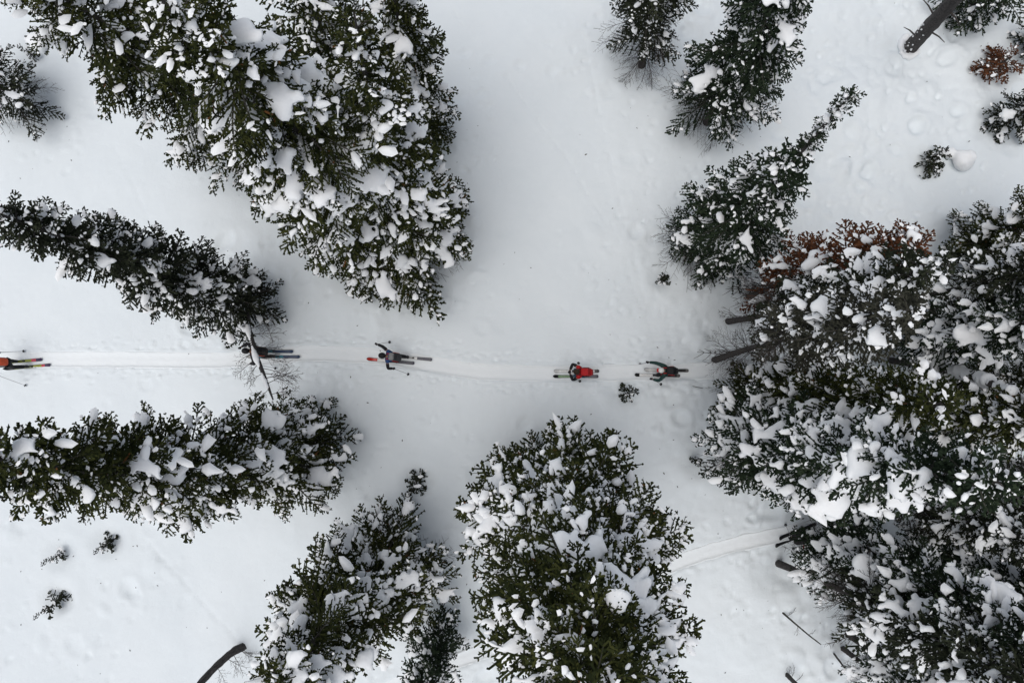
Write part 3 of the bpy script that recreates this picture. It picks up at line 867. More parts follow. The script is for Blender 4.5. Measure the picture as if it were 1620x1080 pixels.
for d_, hw, dep in ((d1, 0.26, 0.10), (d2, 0.22, 0.08)):
    k = 1 / (1 + np.exp(np.clip((d_ - hw) / 0.02, -50, 50)))
    Z = Z * (1 - k) + k * (zbase(X, Y) - dep - 0.05)
    Z += 0.010 * np.exp(-((d_ - hw - 0.10) / 0.06) ** 2)
ny, nx = Z.shape
idx = np.arange(ny * nx).reshape(ny, nx)
q = np.stack([idx[:-1, :-1], idx[:-1, 1:], idx[1:, 1:], idx[1:, :-1]], -1).reshape(-1, 4)
gr = mesh_from('snow_ground', np.stack([X, Y, Z], -1).reshape(-1, 3), q, M_SNOW, None, True)
gr['kind'] = 'structure'

def ground_z(x, y):
    i = int(np.clip(np.searchsorted(GX, x), 1, nx - 1)); j = int(np.clip(np.searchsorted(GY, y), 1, ny - 1))
    return float(Z[j, i])

def ski_track(name, TR, hw, dep, seed):
    """the packed groove: a strip with a flat bed, two slight ski ruts and soft shoulders that dip under the snow on either side"""
    gg = np.random.default_rng(seed)
    seg = np.hypot(*(np.diff(TR, axis=0).T)); S = np.concatenate([[0], np.cumsum(seg)])
    ts = np.arange(0, S[-1], 0.07)
    cx = np.interp(ts, S, TR[:, 0]); cy = np.interp(ts, S, TR[:, 1])
    tx = np.gradient(cx); ty = np.gradient(cy); ln = np.hypot(tx, ty); nx_, ny_ = -ty / ln, tx / ln
    off = np.array([-1.38, -1.18, -1.08, -0.98, -0.85, -0.62, -0.45, -0.22, -0.05, 0.05, 0.22, 0.45, 0.62, 0.85, 0.98, 1.08, 1.18, 1.38]) * hw
    prof = np.array([-0.10, -0.004, 0.004, -0.020, -dep + 0.002, -dep - 0.004, -dep - 0.005, -dep - 0.003, -dep, -dep, -dep - 0.003, -dep - 0.005, -dep - 0.004, -dep + 0.002, -0.020, 0.004, -0.004, -0.10])
    wob = np.interp(ts, np.arange(0, S[-1] + 0.5, 0.35), gg.normal(0, 1, len(np.arange(0, S[-1] + 0.5, 0.35))))
    wid = 1 + 0.05 * wob
    px_ = cx[:, None] + nx_[:, None] * off[None] * wid[:, None]
    py_ = cy[:, None] + ny_[:, None] * off[None] * wid[:, None]
    pz = zbase(px_, py_) + prof[None] + gg.normal(0, 0.0035, px_.shape) + 0.012 * sample(T_FIN, px_, py_, 6.0) * 0.25
    v = np.stack([px_, py_, pz], -1).reshape(-1, 3)
    n, m = px_.shape
    id_ = np.arange(n * m).reshape(n, m)
    f = np.stack([id_[:-1, :-1], id_[1:, :-1], id_[1:, 1:], id_[:-1, 1:]], -1).reshape(-1, 4)[:, ::-1]
    o = mesh_from(name, v, f, M_TRACK, None, True)
    o['kind'] = 'structure'
    return o
ski_track('ski_track', TRACK1, 0.265, 0.055, 5)
ski_track('ski_track', TRACK2, 0.23, 0.045, 6)
# ------------------------------------------------------------------ dead wood, sticks and odd snow
def limb(name, pts, radii, mat, parent, sides=10, smooth=True):
    pts = np.asarray(pts, float)
    n = 20
    t = np.linspace(0, len(pts) - 1, n); k = np.arange(len(pts))
    P = np.stack([np.interp(t, k, pts[:, c]) for c in range(3)], 1)
    for _ in range(3): P[1:-1] = (P[:-2] + 2 * P[1:-1] + P[2:]) / 4
    r = np.interp(t, k, radii)
    v, f = tube(P, r, sides)
    nv = len(v)
    gn = np.random.default_rng(nv + int(abs(P[-1].sum()) * 100))
    v = v + gn.normal(0, 1, v.shape) * np.repeat(r, sides)[:, None] * 0.07
    v = np.concatenate([v, P[:1], P[-1:]])
    caps = [[(j + 1) % sides, j, nv, nv] for j in range(sides)] + [[nv - sides + j, nv - sides + (j + 1) % sides, nv + 1, nv + 1] for j in range(sides)]
    flat = list(f.ravel()) + [x for c in caps for x in c[:3]]
    o = mesh_from(name, v, flat, mat, parent, smooth, [4] * len(f) + [3] * len(caps))
    return o, P, r

def twigs(P, spots, L, parent, seed, down=0.2, name='dead_branch', limit=99):
    """bare side branches standing out from a trunk, one object each"""
    g = np.random.default_rng(seed)
    tan = np.gradient(P, axis=0)
    for k, (u, az, ll) in enumerate(spots):
        i = int(u * (len(P) - 1)); p = P[i]
        t = BARE[int(np.argmin([abs(x['L'] - ll) + 0.3 * g.random() for x in BARE]))]
        M = rotmat(az, g.normal(-down * 0.4, 0.1), g.normal(0, 0.5)) * (ll / t['L'])
        mesh_from(name, t['wv'] @ M.T + p, t['wf'], M_TWIG, parent)

# thick bare snag in the upper corner
b = at(1440, 75); root = empty('dead_snag', b)
tag(root, 'thick bare dark snag rising out of the snow in the upper corner', 'dead tree')
tp = at_z(1535, -28, b[2] + 7.0) - b
o, P, r = limb('trunk', [(-tp * 0.05)[:3], tp * 0.3, tp * 0.65, tp], [0.30, 0.26, 0.23, 0.19], M_BARK, root, 14)
for u_, az_, l_ in ((0.25, 2.5, 0.5), (0.42, -0.8, 0.6), (0.55, 2.2, 0.7), (0.7, -1.1, 0.6), (0.85, 2.7, 0.8)):
    i_ = int(u_ * 19); d_ = np.array([math.cos(az_), math.sin(az_), 0.25]); q_ = P[i_] + d_ * r[i_] * 0.8
    v_, f_ = tube([q_, q_ + d_ * l_ * 0.5, q_ + d_ * l_ + np.array([0, 0, -0.1])], [0.035, 0.025, 0.012], 6); mesh_from('branch_stub', v_, f_, M_TWIG, root, True)
g = np.random.default_rng(4)
pl = []; rl = []
for a in np.linspace(2.0, 5.6, 16):
    q = P[2] * 0.0 + np.array([math.cos(a), math.sin(a), 0]) * g.uniform(0.30, 0.46); pl.append(q + np.array([0, 0, g.uniform(-0.05, 0.10)])); rl.append(g.uniform(0.09, 0.17))
for _ in range(46):
    i = int(g.integers(0, 9)); a = g.uniform(1.8, 4.4)
    rr_ = r[i]; q = P[i] + np.array([math.cos(a), math.sin(a), 0]) * rr_ * 0.99 + np.array([0, 0, g.uniform(-0.2, 0.2)])
    pl.append(q); rl.append(g.uniform(0.03, 0.075))
s_ = pad_mesh('stuck_snow', pl, rl, M_LOAD, root, 0.03, 1.0); s_['kind'] = 'stuff'

# snow covered dead trunk bending out over the track
b = at(392, 470); root = empty('leaning_dead_tree', b)
tag(root, 'snow covered dead trunk leaning out over the track above the second skier', 'dead tree')
K = [np.array([0, 0, -0.3]), at_z(390, 500, 2.6) - b, at_z(397, 535, 3.4) - b, at_z(408, 570, 4.0) - b, at_z(420, 600, 4.5) - b, at_z(432, 632, 4.9) - b]
o, P, r = limb('trunk', K, [0.075, 0.075, 0.08, 0.075, 0.055, 0.022], M_BARK, root, 8)
sp_, sr_ = [], []
for k in range(3, len(P) - 1):
    for f in (0, 0.33, 0.66):
        q = P[k] * (1 - f) + P[k + 1] * f; rr_ = r[k] * 1.12 + 0.035 * math.sin(k * 1.3 + f)
        sp_.append(q + np.array([-0.02, 0, r[k] * 0.75])); sr_.append(rr_ * 1.05)
s_ = pad_mesh('snow_cap', sp_, sr_, M_LOAD, root, 0.035, 0.8); s_['kind'] = 'stuff'
twigs(P, [(0.34, 0.3, 1.1), (0.42, 0.12, 1.2), (0.49, 0.0, 1.0), (0.55, -0.1, 1.1), (0.60, 3.75, 1.35), (0.62, -0.12, 1.25), (0.66, 3.95, 1.0), (0.70, -0.22, 1.3), (0.74, 3.6, 1.0),
          (0.78, -0.1, 1.1), (0.82, 0.2, 1.2), (0.88, 0.45, 1.1), (0.92, 3.9, 0.8), (0.56, 3.55, 1.0), (0.96, 0.3, 0.9)], 1.0, root, 8, down=0.5)

# curved snag at the lower edge
b = at(386, 1024); root = empty('curved_snag', b)
tag(root, 'curved bare dark trunk bowing away at the lower edge with dead twigs', 'dead tree')
o, P, r = limb('trunk', [np.array([0, 0, -0.25]), at_z(368, 1030, 0.9) - b, at_z(345, 1050, 2.0) - b, at_z(318, 1078, 3.4) - b, at_z(280, 1130, 5.0) - b], [0.15, 0.14, 0.12, 0.11, 0.07], M_BARK, root, 10)
twigs(P, [(0.12, -0.7, 1.0), (0.2, -0.5, 0.9), (0.3, -0.9, 1.0), (0.42, -0.6, 0.9), (0.55, -1.0, 0.8), (0.06, -1.2, 0.8)], 1.0, root, 9)

# snow covered log leaning inside the wood
b = at(1462, 585); root = empty('leaning_log', b)
tag(root, 'fallen log under a thick roll of snow leaning inside the wood', 'log')
K = [at_z(1468, 578, 1.4) - b, at_z(1510, 588, 3.3) - b, at_z(1555, 600, 5.4) - b, at_z(1600, 622, 7.2) - b]
K = [np.array([-1.2, 0.4, -0.3])] + K
o, P, r = limb('trunk', K, [0.14, 0.14, 0.13, 0.12, 0.08], M_BARK, root, 10)
sp_, sr_ = [], []
g = np.random.default_rng(14)
for k in range(3, len(P) - 1):
    for f in (0, 0.2, 0.4, 0.6, 0.8):
        q = P[k] * (1 - f) + P[k + 1] * f
        sp_.append(q + np.array([0, g.normal(0, 0.03), 0.13])); sr_.append(0.16 * g.uniform(0.7, 1.35) * (1.25 if 8 < k < 15 else 0.9))
s_ = pad_mesh('snow_cap', sp_, sr_, M_LOAD, root, 0.05, 0.8); s_['kind'] = 'stuff'

def stick(name, a, ha, b_, hb, ra, rb, label, cat, branches=(), seed=1, group=None):
    p = at(*a); q = at(*b_)
    q = at_z(b_[0], b_[1], q[2] + hb); p[2] += ha
    root = empty(name, p); tag(root, label, cat, group)
    g = np.random.default_rng(seed)
    d = q - p
    pts = [d * t + g.normal(0, 0.02, 3) * np.hypot(*d[:2]) * (0 < t < 1) * 0.7 for t in (0, 0.35, 0.7, 1)]
    o, P, r = limb('stem', pts, [ra, ra * 0.9, (ra + rb) / 2, rb], M_TWIG, root, 6)
    if branches: twigs(P, branches, 0.5, root, seed)
G_POLE = 'dead poles at the edge of the wood'
stick('dead_pole', (1235, 966), -0.05, (1299, 1019), 1.4, 0.035, 0.018, 'long thin dead pole lying slantwise in the snow below the fir with the bare trunk', 'stick', [(0.2, 0.3, 0.5), (0.45, -1.4, 0.45), (0.7, 0.2, 0.4)], 3, G_POLE)
stick('dead_pole', (1320, 1034), -0.05, (1368, 1096), 1.6, 0.035, 0.03, 'thin dead pole running out of the lower edge of the photo', 'stick', [(0.35, 0.0, 0.5), (0.6, -1.2, 0.5)], 4, G_POLE)
stick('broken_stump', (1336, 1027), -0.1, (1358, 1044), 1.3, 0.11, 0.085, 'short thick broken stump between the two dead poles', 'stump', [], 5)
stick('broken_stump', (1246, 1068), -0.1, (1268, 1090), 1.3, 0.09, 0.07, 'dark stump with stiff twigs at the lower edge', 'stump', [(0.3, 0.9, 0.5), (0.5, 0.4, 0.5), (0.2, 1.5, 0.4)], 6)
stick('bare_stick', (976, 679), -0.02, (974, 727), 1.3, 0.022, 0.03, 'single bare stick standing in the snow above the large round fir', 'stick', [], 7)
stick('bare_stick', (789, 436), 0.02, (797, 452), 0.02, 0.012, 0.008, 'small twig lying on the open snow', 'stick', [(0.4, -1.2, 0.25)], 8)
stick('bare_stick', (1090, 610), 0.0, (1112, 614), 0.15, 0.014, 0.010, 'short twig lying just below the tails of the front skis', 'stick', [], 9)
# big ball of snow beside the young fir
p = at(1517, 256)
tag(pad_mesh('snow_ball', [p + np.array([0, 0, 0.32]), p + np.array([0.08, 0.03, 0.35]), p + np.array([-0.42, 0.32, 0.16]), p + np.array([-0.62, 0.40, 0.10]), p + np.array([0.1, -0.05, 0.2])],
             [0.42, 0.40, 0.26, 0.20, 0.42], M_LOAD, None, 0.05, 0.8), 'large round ball of snow resting beside a young fir on the upper slope', 'snow ball')
# needles, lichen and bits of bark shed onto the snow
g = np.random.default_rng(31); V = []; Fc = []; n = 0
while n < 420:
    bx, by, _, _ = TREE_BASES[int(g.integers(0, len(TREE_BASES)))]
    a = g.uniform(0, 6.28); rr_ = abs(g.normal(2.2, 1.6)) + 0.4
    x, y = bx + math.cos(a) * rr_, by + math.sin(a) * rr_
    if g.random() < 0.25: x, y = g.uniform(-18, 18), g.uniform(-11, 15)
    s = g.uniform(0.008, 0.028); th = g.uniform(0, 3.14); z = ground_z(x, y) + 0.012
    dx, dy = math.cos(th) * s * g.uniform(1, 2.5), math.sin(th) * s * g.uniform(1, 2.5)
    V += [(x - dx, y - dy, z), (x + dy * 0.4, y - dx * 0.4, z), (x + dx, y + dy, z + 0.004), (x - dy * 0.4, y + dx * 0.4, z + 0.012)]
    Fc.append([4 * n, 4 * n + 1, 4 * n + 2, 4 * n + 3]); n += 1
tag(mesh_from('fallen_needles', V, Fc, M_TWIG), 'specks of shed needles and bark on the snow', None, None, 'stuff')

# ------------------------------------------------------------------ ski tourers
def plain(name, c, rough=0.7, spec=0.3):
    m, t, b = mat_new(name, rough, c)
    b.inputs['Specular IOR Level'].default_value = spec
    n = noise(t, 14, 3)
    col = ramp(t, n, [(0.3, tuple(x * 0.78 for x in c)), (0.7, tuple(min(1, x * 1.15) for x in c))])
    t.links.new(col, b.inputs['Base Color'])
    bump(t, b, n, 0.4, 0.01)
    return m
BLACK = plain('black_cloth', (0.010, 0.010, 0.012)); DKGREY = plain('charcoal_cloth', (0.035, 0.036, 0.040))
RED = plain('red_cloth', (0.42, 0.012, 0.014)); ORANGE = plain('orange_cloth', (0.45, 0.07, 0.028)); BLUE = plain('blue_cloth', (0.020, 0.055, 0.16))
TEALG = plain('dark_teal_cloth', (0.014, 0.045, 0.040)); GREYP = plain('grey_cloth', (0.22, 0.22, 0.22)); SKIN = plain('skin', (0.45, 0.25, 0.17))
HAIR = plain('brown_hair', (0.035, 0.020, 0.010)); WHITE = plain('white_plastic', (0.75, 0.75, 0.72), 0.4); PLASTIC = plain('black_plastic', (0.012, 0.012, 0.014), 0.35)
METAL = plain('aluminium', (0.25, 0.25, 0.26), 0.35, 0.6); LENS = plain('goggle_lens', (0.05, 0.03, 0.02), 0.1, 0.8); STEELBLUE = plain('steel_blue_cloth', (0.02, 0.09, 0.15))
C = {n: plain('ski_' + n, c, 0.35, 0.5) for n, c in dict(red=(0.50, 0.030, 0.018), white=(0.72, 0.72, 0.70), grey=(0.055, 0.055, 0.075), teal=(0.015, 0.22, 0.30), navy=(0.020, 0.045, 0.10),
     lime=(0.28, 0.30, 0.045), pink=(0.55, 0.07, 0.10), purple=(0.045, 0.025, 0.07), black=(0.012, 0.012, 0.013), green=(0.12, 0.22, 0.10)).items()}

def skin_mesh(name, V, E, Rd, mat, parent, sub=1, root=0):
    me = bpy.data.meshes.new(name); me.from_pydata([tuple(v) for v in V], E, [])
    o = bpy.data.objects.new(name, me); COL.objects.link(o)
    o.modifiers.new('skin', 'SKIN')
    o.modifiers['skin'].use_smooth_shade = True
    if not me.skin_vertices: raise RuntimeError('no skin layer')
    for i, r_ in enumerate(Rd):
        r2 = r_ if isinstance(r_, tuple) else (r_, r_)
        me.skin_vertices[0].data[i].radius = r2
        me.skin_vertices[0].data[i].use_root = (i == root)
    if sub:
        m = o.modifiers.new('sub', 'SUBSURF'); m.levels = sub; m.render_levels = sub
    m2 = bpy.data.meshes.new_from_object(o.evaluated_get(bpy.context.evaluated_depsgraph_get()))
    bpy.data.objects.remove(o); bpy.data.meshes.remove(me)
    m2.name = name; m2.materials.clear(); m2.materials.append(mat)
    m2.polygons.foreach_set('use_smooth', np.ones(len(m2.polygons), bool))
    return link(bpy.data.objects.new(name, m2), parent)

def ellipsoid(c, r, n=12, m=8, half=None, fn=None):
    V = []; 
    for i in range(m + 1):
        th = math.pi * i / m if half is None else half * i / m
        for j in range(n):
            ph = 2 * math.pi * j / n
            d = np.array([math.sin(th) * math.cos(ph), math.sin(th) * math.sin(ph), math.cos(th)])
            V.append(np.asarray(c) + d * r if fn is None else np.asarray(c) + fn(d))
    Fq = [[i * n + j, (i + 1) * n + j, (i + 1) * n + (j + 1) % n, i * n + (j + 1) % n] for i in range(m) for j in range(n)]
    return np.array(V), np.array(Fq)

def rounded_box(c, s, bev=0.25, tilt=0.0, taper=1.0):
    """superellipsoid block: a stuffed, rounded box"""
    e = 0.45
    f = lambda v: np.sign(v) * np.abs(v) ** e
    V, Fq = ellipsoid((0, 0, 0), 1, 16, 10)
    V = f(V)
    V[:, 0:2] *= (1 + (taper - 1) * (V[:, 2:3] * 0.5 + 0.5))
    V = V * np.asarray(s) / 2
    ct, st = math.cos(tilt), math.sin(tilt)
    M = np.array([[ct, 0, st], [0, 1, 0], [-st, 0, ct]])
    return V @ M.T + np.asarray(c), Fq

def ik(S, H, l1, l2, hint):
    S = np.array(S, float); H = np.array(H, float)
    d = H - S; L = np.linalg.norm(d)
    if L > (l1 + l2) * 0.995: H = S + d / L * (l1 + l2) * 0.995; d = H - S; L = np.linalg.norm(d)
    a = (l1 * l1 - l2 * l2 + L * L) / (2 * L); h_ = math.sqrt(max(0, l1 * l1 - a * a))
    n = d / L; p = np.array(hint, float); p = p - n * (p @ n); p /= np.linalg.norm(p) + 1e-9
    return S + n * a + p * h_, H

def ski_mesh(name, length, zones, loc, rz, label, group, pitch=0.0):
    """a shaped ski with a turned up shovel, a camber and a slight tail rise; zones = [(from, to, material)] of its length from the tail"""
    n = 34
    root = empty(name, loc, rz); tag(root, label, 'ski', group)
    root.rotation_euler = (0, pitch, rz)
    def half(u): return 0.5 * (0.092 + 0.024 * (abs(u - 0.5) * 2) ** 2 + 0.010 * (u > 0.5) * (u - 0.5)) 
    def hz(u): return 0.004 + (0.16 * ((u - 0.84) / 0.16) ** 2 if u > 0.84 else 0) + (0.03 * ((0.07 - u) / 0.07) ** 2 if u < 0.07 else 0) + 0.010 * math.sin(math.pi * u)
    def section(u):
        e = 1.0
        if u > 0.93: e = math.sqrt(max(0, 1 - ((u - 0.93) / 0.07) ** 2))
        if u < 0.025: e = 0.55 + 0.45 * (u / 0.025)
        w_ = max(0.004, half(u) * e); x = (u - 0.5) * length; z = hz(u)
        t_ = 0.006 + 0.010 * math.exp(-((u - 0.48) / 0.3) ** 2)
        return [(x, -w_, z), (x, w_, z), (x, w_, z + t_ * 0.5), (x, w_ * 0.86, z + t_), (x, -w_ * 0.86, z + t_), (x, -w_, z + t_ * 0.5)]
    for u0, u1, m in zones:
        us = np.linspace(u0, u1, max(3, int(n * (u1 - u0)) + 2))
        V = [p for u in us for p in section(u)]; k = 6
        Fq = [[i * k + j, i * k + (j + 1) % k, (i + 1) * k + (j + 1) % k, (i + 1) * k + j] for i in range(len(us) - 1) for j in range(k)]
        caps = [[5, 4, 3, 2], [5, 2, 1, 0]] + [[(len(us) - 1) * k + q for q in c] for c in ([2, 3, 4, 5], [0, 1, 2, 5])]
        mesh_from('top_sheet', V, Fq + caps, m, root, False)
    us = np.linspace(0.0, 1.0, 40)
    V = [(p[0], p[1] * 1.0 + (0.007 if p[1] > 0 else -0.007), p[2] + dz) for u in us for p, dz in ((section(u)[0], -0.001), (section(u)[1], -0.001), (section(u)[1], 0.006), (section(u)[0], 0.006))]
    Fq = [[i * 4 + j, i * 4 + (j + 1) % 4, (i + 1) * 4 + (j + 1) % 4, (i + 1) * 4 + j] for i in range(39) for j in range(4)]
    mesh_from('steel_edge', V, Fq + [[3, 2, 1, 0], [156, 157, 158, 159]], PLASTIC, root, False)
    g_ = Geo()
    for c, s in (((0.13, 0, 0.040), (0.07, 0.07, 0.045)), ((0.15, 0.034, 0.055), (0.025, 0.014, 0.05)), ((0.15, -0.034, 0.055), (0.025, 0.014, 0.05)), ((-0.17, 0, 0.045), (0.08, 0.06, 0.06)), ((-0.02, 0, 0.026), (0.28, 0.03, 0.012))):
        g_.add(*rounded_box(c, s))
    g_.build('binding', PLASTIC, root, True)
    return root

def ski_pole(hand, tip, label, group, dark=False):
    hand = np.array(hand); tip = np.array(tip)
    root = empty('ski_pole', tuple(tip)); tag(root, label, 'ski pole', group)
    d = hand - tip; L = np.linalg.norm(d); u = d / L
    top = u * (L + 0.05)
    v, f = tube([u * 0.0, u * 0.04, u * 0.5 * L, u * (L - 0.12)], [0.003, 0.007, 0.008, 0.009], 8)
    mesh_from('shaft', v, f, PLASTIC if dark else METAL, root, True)
    v, f = tube([u * (L - 0.13), u * (L - 0.1), u * L, top * 0.999, top], [0.013, 0.016, 0.016, 0.021, 0.004], 8)
    mesh_from('grip', v, f, PLASTIC, root, True)
    v, f = tube([u * 0.060, u * 0.066, u * 0.074, u * 0.080], [0.012, 0.052, 0.052, 0.012], 12)
    mesh_from('basket', v, f, PLASTIC, root, True)
    # wrist strap loop
    ref = np.cross(u, (0, 0, 1.0)); ref /= np.linalg.norm(ref) + 1e-9
    a = np.linspace(0, 2 * math.pi, 12)
    loop = [top * 0.99 + ref * 0.035 * math.sin(q) - u * 0.06 * (1 - math.cos(q)) for q in a]
    v, f = tube(loop, [0.004] * 12, 4)
    mesh_from('strap', v, f, DKGREY, root, True)
    return root

def person(px, heading, label, foot_l, foot_r, lean, hand_l, hand_r, jacket, trousers, hat, hatmat, pack, skis, sleeves=None, hint_l=(0, 1, -0.6), hint_r=(0, -1, -0.6),
           head_fwd=0.06, head_turn=0.0, crouch=0.0, who='', poles=(None, None), hair=False):
    """px: pixel of the point midway between the feet; heading in degrees (0 = +X); feet, hands in the walker's own frame (x forward, y left, z up)"""
    o_ = at(*px)
    zt = -0.032
    rz = R(heading)
    Mz = np.array([[math.cos(rz), -math.sin(rz), 0], [math.sin(rz), math.cos(rz), 0], [0, 0, 1]])
    o_[2] += zt
    root = empty('person', tuple(o_), rz); tag(root, label, 'person', 'ski tourers in single file')
    SZ = 0.045                       # sole height above the bed of the track (ski and binding)
    hipz = 0.93 - crouch
    pel = np.array([-0.05, 0, hipz])
    ln = R(lean)
    up = np.array([math.sin(ln), 0, math.cos(ln)])
    chest = pel + up * 0.34; shz = pel + up * 0.46; neck = pel + up * 0.54
    hd = neck + np.array([head_fwd + 0.05, 0, 0.15])
    SHL = shz + np.array([0, 0.185, 0]); SHR = shz + np.array([0, -0.185, 0])
    EL, HL = ik(SHL, hand_l, 0.30, 0.27, hint_l); ER, HR = ik(SHR, hand_r, 0.30, 0.27, hint_r)
    legs = {}
    for k, ft, sy in (('l', foot_l, 1), ('r', foot_r, -1)):
        hip = pel + np.array([0, 0.09 * sy, -0.03]); ank = np.array([ft[0] - 0.06, ft[1], SZ + 0.09])
        kn, ank2 = ik(hip, ank, 0.45, 0.46, (1, 0.1 * sy, 0.1))
        legs[k] = (hip, kn, ank2, ank)
    # continuous body
    V = [pel, pel + up * 0.17, chest, neck, neck + (hd - neck) * 0.45, hd, hd + np.array([0.02, 0, 0.07]),
         SHL, EL, HL, SHR, ER, HR, *legs['l'][:3], *legs['r'][:3]]
    E = [(0, 1), (1, 2), (2, 3), (3, 4), (4, 5), (5, 6), (2, 7), (7, 8), (8, 9), (2, 10), (10, 11), (11, 12), (0, 13), (13, 14), (14, 15), (0, 16), (16, 17), (17, 18)]
    Rd = [(0.13, 0.10), (0.12, 0.09), (0.13, 0.10), 0.055, 0.060, (0.082, 0.095), 0.07, 0.05, 0.036, 0.026, 0.05, 0.036, 0.026, 0.075, 0.052, 0.038, 0.075, 0.052, 0.038]
    skin_mesh('body', V, E, Rd, SKIN, root, 1)
    # clothes
    V = [pel - up * 0.04, pel + up * 0.17, chest, neck - up * 0.02, SHL, EL, HL - (HL - EL) * 0.08, SHR, ER, HR - (HR - ER) * 0.08]
    E1 = [(0, 1), (1, 2), (2, 3), (2, 4), (2, 7)]
    if sleeves is None:
        skin_mesh('jacket', V, E1 + [(4, 5), (5, 6), (7, 8), (8, 9)], [(0.175, 0.135), (0.165, 0.13), (0.175, 0.14), 0.075, 0.085, 0.066, 0.050, 0.085, 0.066, 0.050], jacket, root, 1)
    else:
        U = [V[0], V[1], V[2], V[3], SHL, SHL + (EL - SHL) * 0.25, SHR, SHR + (ER - SHR) * 0.25]
        skin_mesh('jacket', U, [(0, 1), (1, 2), (2, 3), (2, 4), (4, 5), (2, 6), (6, 7)], [(0.175, 0.135), (0.165, 0.13), (0.175, 0.14), 0.075, 0.085, 0.078, 0.085, 0.078], jacket, root, 1)
        for a_, b_, c_ in ((SHL, EL, V[6]), (SHR, ER, V[9])):
            skin_mesh('sleeve', [a_ + (b_ - a_) * 0.15, b_, c_], [(0, 1), (1, 2)], [0.075, 0.064, 0.048], sleeves, root, 1)
    L_, R_ = legs['l'], legs['r']
    skin_mesh('trousers', [pel, L_[0], L_[1], L_[2] + (L_[1] - L_[2]) * 0.1, R_[0], R_[1], R_[2] + (R_[1] - R_[2]) * 0.1], [(0, 1), (1, 2), (2, 3), (0, 4), (4, 5), (5, 6)],
              [(0.155, 0.125), 0.105, 0.080, 0.075, 0.105, 0.080, 0.075], trousers, root, 1)
    for k, ft in (('l', foot_l), ('r', foot_r)):
        an = legs[k][2]
        bt = skin_mesh('ski_boot', [an + np.array([0, 0, 0.14]), an, np.array([ft[0] - 0.07, ft[1], SZ + 0.055]), np.array([ft[0] + 0.10, ft[1], SZ + 0.045]), np.array([ft[0] + 0.17, ft[1], SZ + 0.035])],
                       [(0, 1), (1, 2), (2, 3), (3, 4)], [0.066, 0.066, (0.05, 0.052), (0.05, 0.042), (0.04, 0.028)], PLASTIC, root, 1)
    # gloves: palm, four fingers curled round the grip, thumb across
    for Hn, El_, sy in ((HL, EL, 1), (HR, ER, -1)):
        f = Hn - El_; f /= np.linalg.norm(f)
        side = np.cross(f, (0, 0, 1.0)); side /= np.linalg.norm(side) + 1e-9
        dn = np.cross(side, f) * -1
        V = [Hn - f * 0.03, Hn + f * 0.03, Hn + f * 0.06]; E = [(0, 1), (1, 2)]; Rd = [0.036, (0.042, 0.030), (0.040, 0.022)]
        for q in range(4):
            b0 = Hn + f * 0.065 + side * (0.030 - 0.020 * q)
            ll = (0.032, 0.037, 0.034, 0.027)[q]
            i0 = len(V)
            V += [b0 + f * ll * 0.8 + dn * 0.004, b0 + f * ll * 0.9 + dn * (0.012 + ll * 0.8), b0 + f * ll * 0.1 + dn * (0.014 + ll)]
            E += [(2, i0), (i0, i0 + 1), (i0 + 1, i0 + 2)]; Rd += [0.0115, 0.0105, 0.0095]
        i0 = len(V)
        V += [Hn + f * 0.01 + side * 0.045 * sy + dn * 0.015, Hn + f * 0.045 + side * 0.045 * sy + dn * 0.038, Hn + f * 0.06 + side * 0.022 * sy + dn * 0.046]
        E += [(1, i0), (i0, i0 + 1), (i0 + 1, i0 + 2)]; Rd += [0.014, 0.012, 0.010]
        skin_mesh('glove', V, E, Rd, BLACK, root, 1)
    # head gear, face
    ht = math.cos(head_turn), math.sin(head_turn)
    hc = hd + np.array([0.01, 0, 0.035])
    if hat == 'helmet':
        v, f = ellipsoid(hc + np.array([-0.005, 0, 0.0]), np.array([0.135, 0.112, 0.125]), 18, 9, R(105)); mesh_from('helmet', v, f, hatmat, root, True)
        v, f = ellipsoid(hc + np.array([0.085, 0, -0.005]), np.array([0.055, 0.085, 0.040]), 12, 8); mesh_from('goggles', v, f, LENS, root, True)
    elif hat == 'cap':
        v, f = ellipsoid(hc + np.array([0, 0, 0.005]), np.array([0.105, 0.098, 0.115]), 18, 9, R(92)); mesh_from('cap', v, f, hatmat, root, True)
        v, f = rounded_box(hc + np.array([0.115, 0, 0.004]), (0.09, 0.14, 0.014)); mesh_from('cap_peak', v, f, RED if hatmat is WHITE else hatmat, root, True)
    else:
        v, f = ellipsoid(hc + np.array([-0.012, 0, 0.012]), np.array([0.118, 0.102, 0.108]), 18, 9, R(98)); 
        g_ = np.random.default_rng(5); v = v + g_.normal(0, 0.004, v.shape); mesh_from('hair', v, f, hatmat, root, True)
    v, f = ellipsoid(hc + np.array([0.100, 0, -0.045]), np.array([0.020, 0.013, 0.022]), 8, 6); mesh_from('nose', v, f, SKIN, root, True)
    for sy in (-1, 1):
        v, f = ellipsoid(hc + np.array([0.0, 0.088 * sy, -0.04]), np.array([0.018, 0.010, 0.030]), 8, 6); mesh_from('ear', v, f, SKIN, root, True)
    # backpack: its own thing, worn on the back
    pm, lidm, depth, strapm = pack
    pr = empty('backpack', tuple(o_), rz); tag(pr, '%s backpack worn by the %s' % (PACKN[id(pm)], who), 'backpack', 'backpacks of the ski tourers')
    back = np.array([-math.cos(ln), 0, math.sin(ln)])
    c = pel + up * 0.30 + back * (0.13 + depth / 2)
    v, f = rounded_box(c, (depth, 0.30, 0.50), tilt=ln); mesh_from('pack_body', v, f, pm, pr, True)
    v, f = rounded_box(pel + up * 0.555 + back * (0.12 + depth / 2), (depth * 0.95, 0.27, 0.11), tilt=ln); mesh_from('pack_lid', v, f, lidm, pr, True)
